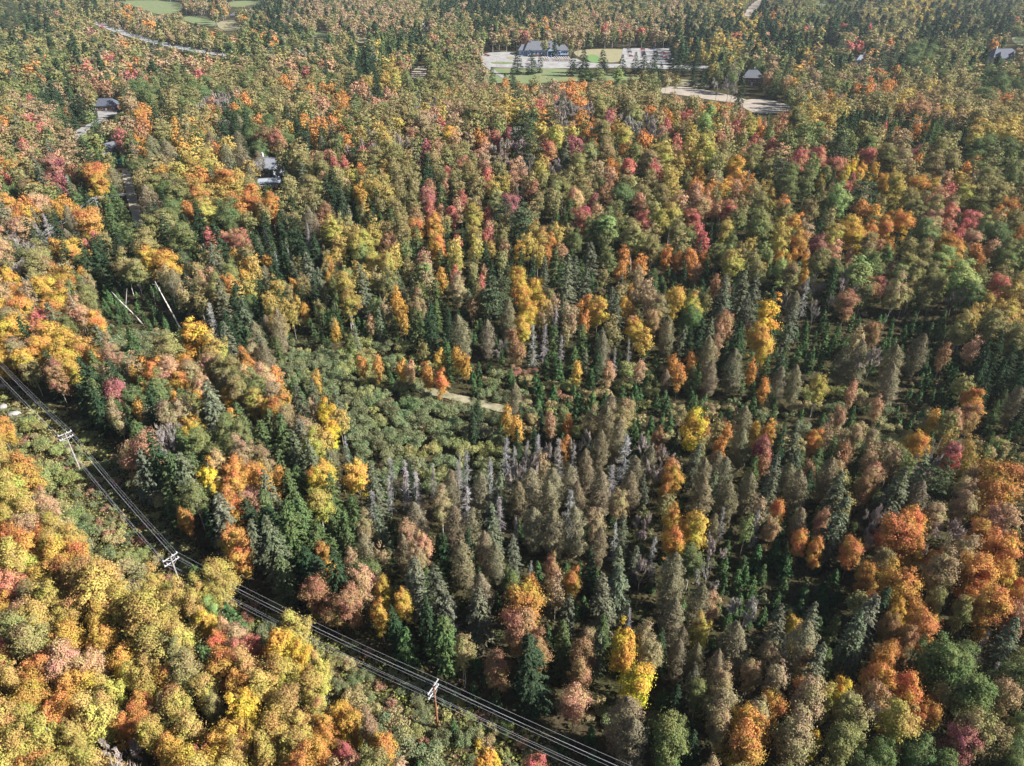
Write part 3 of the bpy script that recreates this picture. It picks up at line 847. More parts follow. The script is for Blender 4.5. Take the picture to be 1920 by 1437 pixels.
def broadleaf(rng, D, H, base, n, s, clumps, egg=0.0, fill=0.5, limbs=12, r0=0.2, stems=1):
    """rounded crown of leaf clumps on limbs; egg > 0 widest low, < 0 widest high"""
    C, T = Geo(), Geo()
    a = D / 2
    z0 = H * base
    zc, c = (z0 + H) / 2, (H - z0) / 2
    d = sphere_dirs(clumps, rng)
    d[:, 2] = d[:, 2] * 0.9 + 0.12
    d = unit(d)
    ph = rng.uniform(0, 6.28, 4)
    az = np.arctan2(d[:, 1], d[:, 0])
    lump = 1 + 0.17 * np.sin(2 * az + ph[0]) + 0.15 * np.sin(3 * az + ph[1] + 2 * d[:, 2]) + 0.13 * np.sin(5 * d[:, 2] + ph[2] + az)
    rr = np.clip(1 - np.abs(rng.normal(0, 0.28, clumps)), 0.35, 1) * lump * 0.82
    wid = 1 - egg * d[:, 2] * 0.5
    cp = np.column_stack([d[:, 0] * a * rr * wid, d[:, 1] * a * rr * wid, zc + d[:, 2] * c * rr])
    rc = (0.10 + 0.26 * rng.uniform(0, 1, clumps) ** 1.5) * a * (0.75 + 0.25 * min(1.5, c / a))
    wgt = rc ** 2 / np.sum(rc ** 2)
    cnt = np.maximum(1, (wgt * n).astype(int))
    k = np.repeat(np.arange(clumps), cnt)
    u = sphere_dirs(len(k), rng)
    u[:, 2] = np.where(u[:, 2] < -0.3, -u[:, 2] * rng.uniform(0, 1, len(k)), u[:, 2])
    rad = rc[k] * np.where(rng.uniform(size=len(k)) < 0.25, rng.uniform(0.6, 2.0, len(k)), 0.4 + 0.7 * np.sqrt(rng.uniform(0, 1, len(k))))
    P = cp[k] + u * rad[:, None] * np.array([1, 1, 0.8])
    out = unit((P - np.array([0, 0, zc])) / np.array([a, a, c]))
    Nn = 0.55 * u + 0.45 * out + np.array([0, 0, 0.25]) + rng.normal(0, 0.27, (len(k), 3))
    C.cards(P, Nn, s, 0.72, rng)
    for st in range(stems):
        pts = trunk_to(T, H, r0 * (1 if stems == 1 else 0.75), rng, 0.82, 0.05 if stems == 1 else 0.11)
        pick = rng.choice(clumps, min(limbs // stems, clumps), replace=False)
        for i in pick:
            b0 = along(pts, np.clip(cp[i, 2] - rng.uniform(0.1, 0.35) * H, H * 0.18, H * 0.75))
            m = (b0 + cp[i]) / 2 + np.array([0, 0, 0.04 * H])
            T.tube([b0, m, cp[i]], [r0 * 0.36, r0 * 0.22, r0 * 0.06], 4)
    return C, T

def spruce(rng, D, H, n, s, levels=24, per=9, droop=0.35, base=0.06, gaps=0.1, power=0.85, r0=0.17, thin=0.42):
    C, T = Geo(), Geo()
    pts = trunk_to(T, H, r0, rng, 0.98, 0.01)
    P, Nn, A = [], [], []
    tot = levels * per
    for L in range(levels):
        t = (L + rng.uniform(-0.3, 0.3)) / levels
        t = min(max(t, 0.0), 0.985)
        z = H * (base + (1 - base) * t)
        R = D / 2 * ((1 - t) ** power) * rng.uniform(0.82, 1.1)
        if t < 0.12:
            R *= 0.75
        for b in range(per):
            if rng.uniform() < gaps:
                continue
            azm = rng.uniform(0, 2 * np.pi)
            l = R * rng.uniform(0.72, 1.12) + 0.15
            k = max(2, int(round(n / tot * (0.35 + 1.3 * (1 - t)))))
            sp = np.sqrt(rng.uniform(0.03, 1, k))
            dirv = np.array([np.cos(azm), np.sin(azm), 0])
            side = np.array([-np.sin(azm), np.cos(azm), 0])
            lat = rng.normal(0, 0.13, k) * l * (1.15 - sp)
            zz = -droop * l * sp ** 1.4 + 0.10 * l * sp ** 4
            p = along(pts, z) + dirv * (sp * l)[:, None] + side * lat[:, None]
            p[:, 2] += zz + rng.normal(0, 0.06, k)
            P.append(p)
            nn = np.array([0, 0, 0.8]) + dirv * 0.55 + rng.normal(0, 0.38, (k, 3))
            Nn.append(nn)
            A.append(dirv * 1.0 + side * (np.sign(lat) * 0.6)[:, None] + np.array([0, 0, -droop * 0.9]) + rng.normal(0, 0.2, (k, 3)))
    C.cards(np.concatenate(P), np.concatenate(Nn), s, thin, rng, np.concatenate(A))
    lead = np.zeros((6, 3)); lead[:, 2] = H * np.linspace(0.95, 1.0, 6)
    C.cards(lead, rng.normal(size=(6, 3)), s * 0.8, 0.3, rng, np.tile([0, 0, 1.0], (6, 1)) + rng.normal(0, 0.2, (6, 3)))
    return C, T

def pine(rng, D, H, n, s):
    C, T = Geo(), Geo()
    pts = trunk_to(T, H, 0.24, rng, 0.96, 0.02)
    P, Nn, A = [], [], []
    lv = 12
    for L in range(lv):
        t = (L + rng.uniform(-0.3, 0.3)) / lv
        t = min(max(t, 0), 0.97)
        z = H * (0.22 + 0.76 * t)
        prof = (0.55 + 1.2 * t * (1 - t) * 2) * (1 - t ** 3) + 0.12
        per = 6 if t < 0.8 else 4
        for b in range(per):
            azm = rng.uniform(0, 6.283)
            l = D / 2 * min(1.1, prof) * rng.uniform(0.55, 1.15)
            dirv = np.array([np.cos(azm), np.sin(azm), 0])
            side = np.array([-np.sin(azm), np.cos(azm), 0])
            o = along(pts, z)
            tip = o + dirv * l + np.array([0, 0, rng.uniform(0.02, 0.25) * l])
            T.tube([o, (o + tip) / 2 - [0, 0, 0.04 * l], tip], [0.07, 0.045, 0.015], 3)
            k = max(3, int(n / (lv * 6)))
            sp = rng.uniform(0.3, 1.05, k)
            lat = rng.normal(0, 0.17, k) * l
            p = o + (tip - o) * sp[:, None] + side * lat[:, None]
            p[:, 2] += rng.uniform(-0.1, 0.35, k) * (0.6 + 0.08 * l)
            P.append(p)
            Nn.append(np.array([0, 0, 0.7]) + rng.normal(0, 0.5, (k, 3)))
            A.append(dirv * 0.9 + side * np.sign(lat)[:, None] * 0.7 + np.array([0, 0, 0.45]) + rng.normal(0, 0.3, (k, 3)))
    C.cards(np.concatenate(P), np.concatenate(Nn), s, 0.42, rng, np.concatenate(A))
    return C, T

def larch(rng, D, H, n, s):
    """soft column of brown-grey needles and fine twigs with a blunt top"""
    C, T = Geo(), Geo()
    trunk_to(T, H, 0.14, rng, 0.97, 0.012)
    t = rng.beta(1.05, 1.25, n)
    az = rng.uniform(0, 6.283, n)
    ph = rng.uniform(0, 6.28, 5)
    lump = 1 + 0.15 * np.sin(2 * az + 7 * t + ph[0]) + 0.16 * np.sin(4 * az - 17 * t + ph[1]) + 0.14 * np.sin(3 * az + 29 * t + ph[2])
    tip = rng.uniform(1.3, 3.2)
    prof = np.where(t < 0.35, 0.62 + 1.08 * t, (1 - ((t - 0.35) / 0.65) ** tip) ** 0.8)
    Rr = D / 2 * prof * lump * (1 - np.abs(rng.normal(0, 0.3, n)))
    z = H * (0.12 + 0.88 * t)
    P = np.column_stack([Rr * np.cos(az), Rr * np.sin(az), z])
    A = np.column_stack([np.cos(az), np.sin(az), 0.15 * np.ones(n)]) + rng.normal(0, 0.6, (n, 3))
    o = np.column_stack([np.cos(az), np.sin(az), 0.5 * np.ones(n)])
    C.cards(P, o + rng.normal(0, 0.36, (n, 3)), s, 0.2, rng, A)
    for i in range(40):
        zz = H * rng.uniform(0.15, 0.92)
        a = rng.uniform(0, 6.283)
        l = D / 2 * (1 - (zz / H) ** 2) * rng.uniform(0.7, 1.1)
        T.tube([[0, 0, zz], [np.cos(a) * l, np.sin(a) * l, zz + 0.12 * l]], [0.035, 0.012], 3)
    return C, T

def dead(rng, D, H, n, s):
    """standing dead conifer: bare trunk and grey branch stubs with fine twigs"""
    C, T = Geo(), Geo()
    pts = trunk_to(T, H, 0.17, rng, 1.0, 0.02)
    P, A = [], []
    for i in range(95):
        t = rng.uniform(0.12, 0.98)
        z = H * t
        az = rng.uniform(0, 6.283)
        l = D / 2 * (1.02 - t) ** 0.55 * rng.uniform(0.35, 1.1)
        o = along(pts, z)
        dv = np.array([np.cos(az), np.sin(az), 0])
        tip = o + dv * l + np.array([0, 0, -0.22 * l * rng.uniform(0, 1.6)])
        C.tube([o, o + dv * l * 0.55 + [0, 0, 0.02 * l], tip], [0.042, 0.026, 0.010], 3)
        k = int(n / 95)
        sp = rng.uniform(0.3, 1, k)
        P.append(o + (tip - o) * sp[:, None] + rng.normal(0, 0.07, (k, 3)))
        A.append(dv + rng.normal(0, 0.65, (k, 3)) + [0, 0, -0.15])
    P = np.concatenate(P)
    C.cards(P, rng.normal(size=P.shape) + [0, 0, 0.4], s, 0.06, rng, np.concatenate(A), kite=False)
    return C, T

def bare(rng, D, H, n, s):
    """leafless broadleaf tree: forking limbs and a haze of twigs"""
    C, T = Geo(), Geo()
    tips = []
    def grow(p, d, l, r, depth):
        q = p + d * l
        m = (p + q) / 2 + rng.normal(0, 0.05 * l, 3)
        (T if depth < 2 else C).tube([p, m, q], [r, r * 0.85, r * 0.6], 5 if depth < 2 else 3)
        if depth >= 3:
            tips.append((p, q, d))
            return
        for _ in range(3 if depth else 4):
            nd = d + rng.normal(0, 0.42, 3) + np.array([0, 0, 0.12])
            nd = nd / np.linalg.norm(nd)
            grow(p + (q - p) * rng.uniform(0.6, 1.0), nd, l * rng.uniform(0.55, 0.8), r * 0.55, depth + 1)
    grow(np.array([0, 0, -0.5]), np.array([0, 0, 1.0]), H * 0.42, 0.16, 0)
    k = max(1, n // max(1, len(tips)))
    P, A = [], []
    for p, q, d in tips:
        sp = rng.uniform(0.2, 1.15, k)
        P.append(p + (q - p) * sp[:, None] + rng.normal(0, 0.16, (k, 3)))
        A.append(d + rng.normal(0, 0.5, (k, 3)) + [0, 0, 0.25])
    P = np.concatenate(P)
    lim = np.array([D / 2, D / 2, H])
    C.cards(P, rng.normal(size=P.shape), s, 0.12, rng, np.concatenate(A), kite=False)
    for G in (C, T):
        q, r = G.arrays()
        w = np.abs(q[..., :2]).max() if len(q) else 1
    ext = np.percentile(np.abs(P[:, :2]), 97)
    sx, sz = (D / 2) / ext, H / P[:, 2].max()
    for G in (C, T):
        G.q = [x * np.array([sx, sx, sz]) for x in G.q]
    return C, T

def shrub(rng, D, H, n, s):
    C, T = Geo(), Geo()
    k = 9
    for i in range(6):
        az = rng.uniform(0, 6.283)
        T.tube([[0, 0, -0.2], [np.cos(az) * D * 0.12, np.sin(az) * D * 0.12, H * 0.4], [np.cos(az) * D * 0.3, np.sin(az) * D * 0.3, H * 0.8]], [0.05, 0.035, 0.01], 3)
    cc = np.column_stack([rng.normal(0, D * 0.21, k), rng.normal(0, D * 0.21, k), rng.uniform(0.25, 0.72, k) * H])
    rc = rng.uniform(0.19, 0.3, k) * D
    i = rng.integers(0, k, n)
    u = sphere_dirs(n, rng)
    u[:, 2] = np.abs(u[:, 2]) * 1.1 - 0.25
    P = cc[i] + u * (rc[i] * rng.uniform(0.55, 1.08, n))[:, None] * np.array([1, 1, min(1.2, H / D * 1.3)])
    P[:, 2] = np.maximum(P[:, 2], 0.05)
    C.cards(P, u + [0, 0, 0.3] + rng.normal(0, 0.5, (n, 3)), s, 0.7, rng)
    return C, T

# kind letter: name, category, group phrase, canonical D and H, foliage, bark, variants, leaves, leaf size, builder
KIND = {
    'm': ('maple_tree', 'maple', (8, 14.5), 'broad', 'grey', 4, 12000, 0.30, lambda r, n, s, D, H: broadleaf(r, D, H, 0.17, n, s, 80, 0.15, limbs=14)),
    'b': ('birch_tree', 'birch', (6.5, 16), 'broad', 'white', 4, 10500, 0.27, lambda r, n, s, D, H: broadleaf(r, D, H, 0.24, n, s, 80, 0.2, limbs=10, r0=0.15, stems=int(r.integers(1, 4)))),
    'a': ('aspen_tree', 'aspen', (6, 16), 'broad', 'grey', 3, 10000, 0.285, lambda r, n, s, D, H: broadleaf(r, D, H, 0.18, n, s, 70, 0.1, limbs=10, r0=0.17)),
    'o': ('oak_tree', 'oak', (9, 14.5), 'broad', 'brown', 3, 14000, 0.30, lambda r, n, s, D, H: broadleaf(r, D, H, 0.12, n, s, 90, 0.05, limbs=14, r0=0.26)),
    's': ('spruce_tree', 'spruce', (6, 19), 'needle', 'brown', 4, 6500, 0.52, lambda r, n, s, D, H: spruce(r, D * 1.18, H, n, s, power=0.66, gaps=0.16)),
    'p': ('pine_tree', 'pine', (8, 20), 'needle', 'brown', 3, 4200, 0.62, lambda r, n, s, D, H: pine(r, D, H, n, s)),
    'c': ('cedar_tree', 'cedar', (6.5, 15), 'needle', 'brown', 3, 8000, 0.42, lambda r, n, s, D, H: spruce(r, D * 1.12, H, n, s, levels=20, per=11, droop=0.22, base=0.04, gaps=0.14, power=0.58, r0=0.18, thin=0.5)),
    't': ('larch_tree', 'larch', (5, 16), 'twig', 'grey', 4, 5600, 0.5, lambda r, n, s, D, H: larch(r, D, H, n, s)),
    'f': ('young_fir', 'young fir', (3.2, 6), 'needle', 'brown', 3, 1700, 0.42, lambda r, n, s, D, H: spruce(r, D, H, n, s, levels=14, per=8, droop=0.12, base=0.03, power=0.8, r0=0.07)),
    'd': ('dead_tree', 'dead tree', (5.2, 14), 'twig', 'dead', 4, 700, 1.0, lambda r, n, s, D, H: dead(r, D, H, n, s)),
    'n': ('bare_tree', 'bare tree', (6.5, 14), 'twig', 'grey', 3, 2800, 0.95, lambda r, n, s, D, H: bare(r, D, H, n, s)),
    'w': ('alder_shrub', 'shrub', (4.5, 3.6), 'broad', 'grey', 4, 2600, 0.25, lambda r, n, s, D, H: shrub(r, D, H, n, s)),
}
PROTO, LOD = {}, {}
for k, (nm, cat, dims, fol, bark, nv, n, s, fn) in KIND.items():
    PROTO[k], LOD[k] = [], []
    for v in range(nv):
        rng = np.random.default_rng(1000 * ord(k) + v)
        C, T = fn(rng, n, s, *dims)
        PROTO[k].append((C.mesh(nm + '_crown', LEAF[fol]), T.mesh(nm + '_trunk', BARK[bark])))
    for q in (0.2, 0.09, 0.026):
        lst = []
        for v in range(3):
            rng = np.random.default_rng(7000 * ord(k) + v)
            C, T = fn(rng, max(60, int(n * q)), s / math.sqrt(q) * 0.85, *dims)
            cq, cr = C.arrays()
            if k in 'sfd' and len(cq) > n * q * 1.6:
                sel = np.random.default_rng(5).choice(len(cq), int(n * q * 1.4), replace=False)
                cq, cr = cq[sel], cr.reshape(-1, 4)[sel].ravel()
            if k in 'dn' and q < 0.09:
                cq = cq[: int(n * 0.06)]; cr = cr[: len(cq) * 4]
            h = dims[1]
            r = 0.16 if q > 0.05 else 0.28
            tq = np.array([[[-r, 0, 0], [r, 0, 0], [r * 0.4, 0, h * 0.8], [-r * 0.4, 0, h * 0.8]], [[0, -r, 0], [0, r, 0], [0, r * 0.4, h * 0.8], [0, -r * 0.4, h * 0.8]]])
            lst.append((cq, cr.reshape(-1, 4)[:, 0], tq))
        LOD[k].append(lst)

# leaf colours as they are (albedo), by two letter code
PAL = {
    'mr': (0.53, 0.175, 0.135), 'mo': (0.56, 0.26, 0.07), 'my': (0.58, 0.335, 0.065), 'mb': (0.36, 0.2, 0.105), 'mp': (0.4, 0.15, 0.14), 'mk': (0.5, 0.295, 0.165), 'mg': (0.2, 0.22, 0.05),
    'bo': (0.285, 0.248, 0.098), 'bz': (0.45, 0.305, 0.085), 'by': (0.44, 0.335, 0.085), 'bb': (0.36, 0.265, 0.142), 'bg': (0.19, 0.21, 0.075),
    'ay': (0.63, 0.385, 0.045), 'ag': (0.3, 0.35, 0.12), 'og': (0.16, 0.205, 0.085),
    'sd': (0.05, 0.082, 0.043), 'sg': (0.165, 0.18, 0.115), 'pg': (0.125, 0.155, 0.085), 'cg': (0.13, 0.175, 0.073),
    'tb': (0.2, 0.172, 0.108), 'fg': (0.09, 0.15, 0.062), 'dw': (0.36, 0.345, 0.33), 'np': (0.36, 0.31, 0.275),
    'wo': (0.225, 0.245, 0.125), 'wy': (0.33, 0.33, 0.13), 'wt': (0.42, 0.345, 0.18), 'wr': (0.38, 0.21, 0.14),
}
COLOUR_WORD = {
    'mr': 'coral red', 'mo': 'orange', 'my': 'golden', 'mb': 'rusty brown', 'mp': 'crimson', 'mk': 'tan-pink', 'mg': 'green',
    'bo': 'olive', 'bz': 'golden-olive', 'by': 'yellow-green', 'bb': 'tan', 'bg': 'green', 'ay': 'bright yellow', 'ag': 'lime green', 'og': 'deep green',
    'sd': 'dark green', 'sg': 'grey-green', 'pg': 'feathery green', 'cg': 'mid green', 'tb': 'brown-grey', 'fg': 'fresh green',
    'dw': 'bleached grey', 'np': 'leafless grey', 'wo': 'grey-olive', 'wy': 'yellowish', 'wt': 'straw-coloured', 'wr': 'reddish',
}
DLIM = {'m': (3, 11), 'b': (3, 9.5), 'a': (3, 9), 'o': (4, 14), 's': (2.6, 9.5), 'p': (4, 11), 'c': (3, 9), 't': (2.6, 8), 'f': (1.4, 4.5), 'd': (2.0, 6.5), 'n': (3, 9), 'w': (1.8, 5.5)}
def height_for(k, D):
    return {'m': min(8 + 1.0 * D, 18), 'b': min(8.5 + 1.15 * D, 18.5), 'a': min(8 + 1.35 * D, 19), 'o': min(7.5 + 0.85 * D, 18), 's': min(1.9 * D + 5.5, 22), 'p': min(9.5 + 1.25 * D, 22),
            'c': min(1.9 * D + 3.5, 18), 't': min(1.6 * D + 6, 17), 'f': 1.75 * D + 0.7, 'd': min(1.6 * D + 6.5, 16), 'n': min(7 + 0.95 * D, 16), 'w': 0.55 * D + 0.8}[k]
CENTRE = {'m': 0.58, 'b': 0.63, 'a': 0.6, 'o': 0.55, 's': 0.5, 'p': 0.6, 'c': 0.5, 't': 0.55, 'f': 0.5, 'd': 0.55, 'n': 0.6, 'w': 0.5}
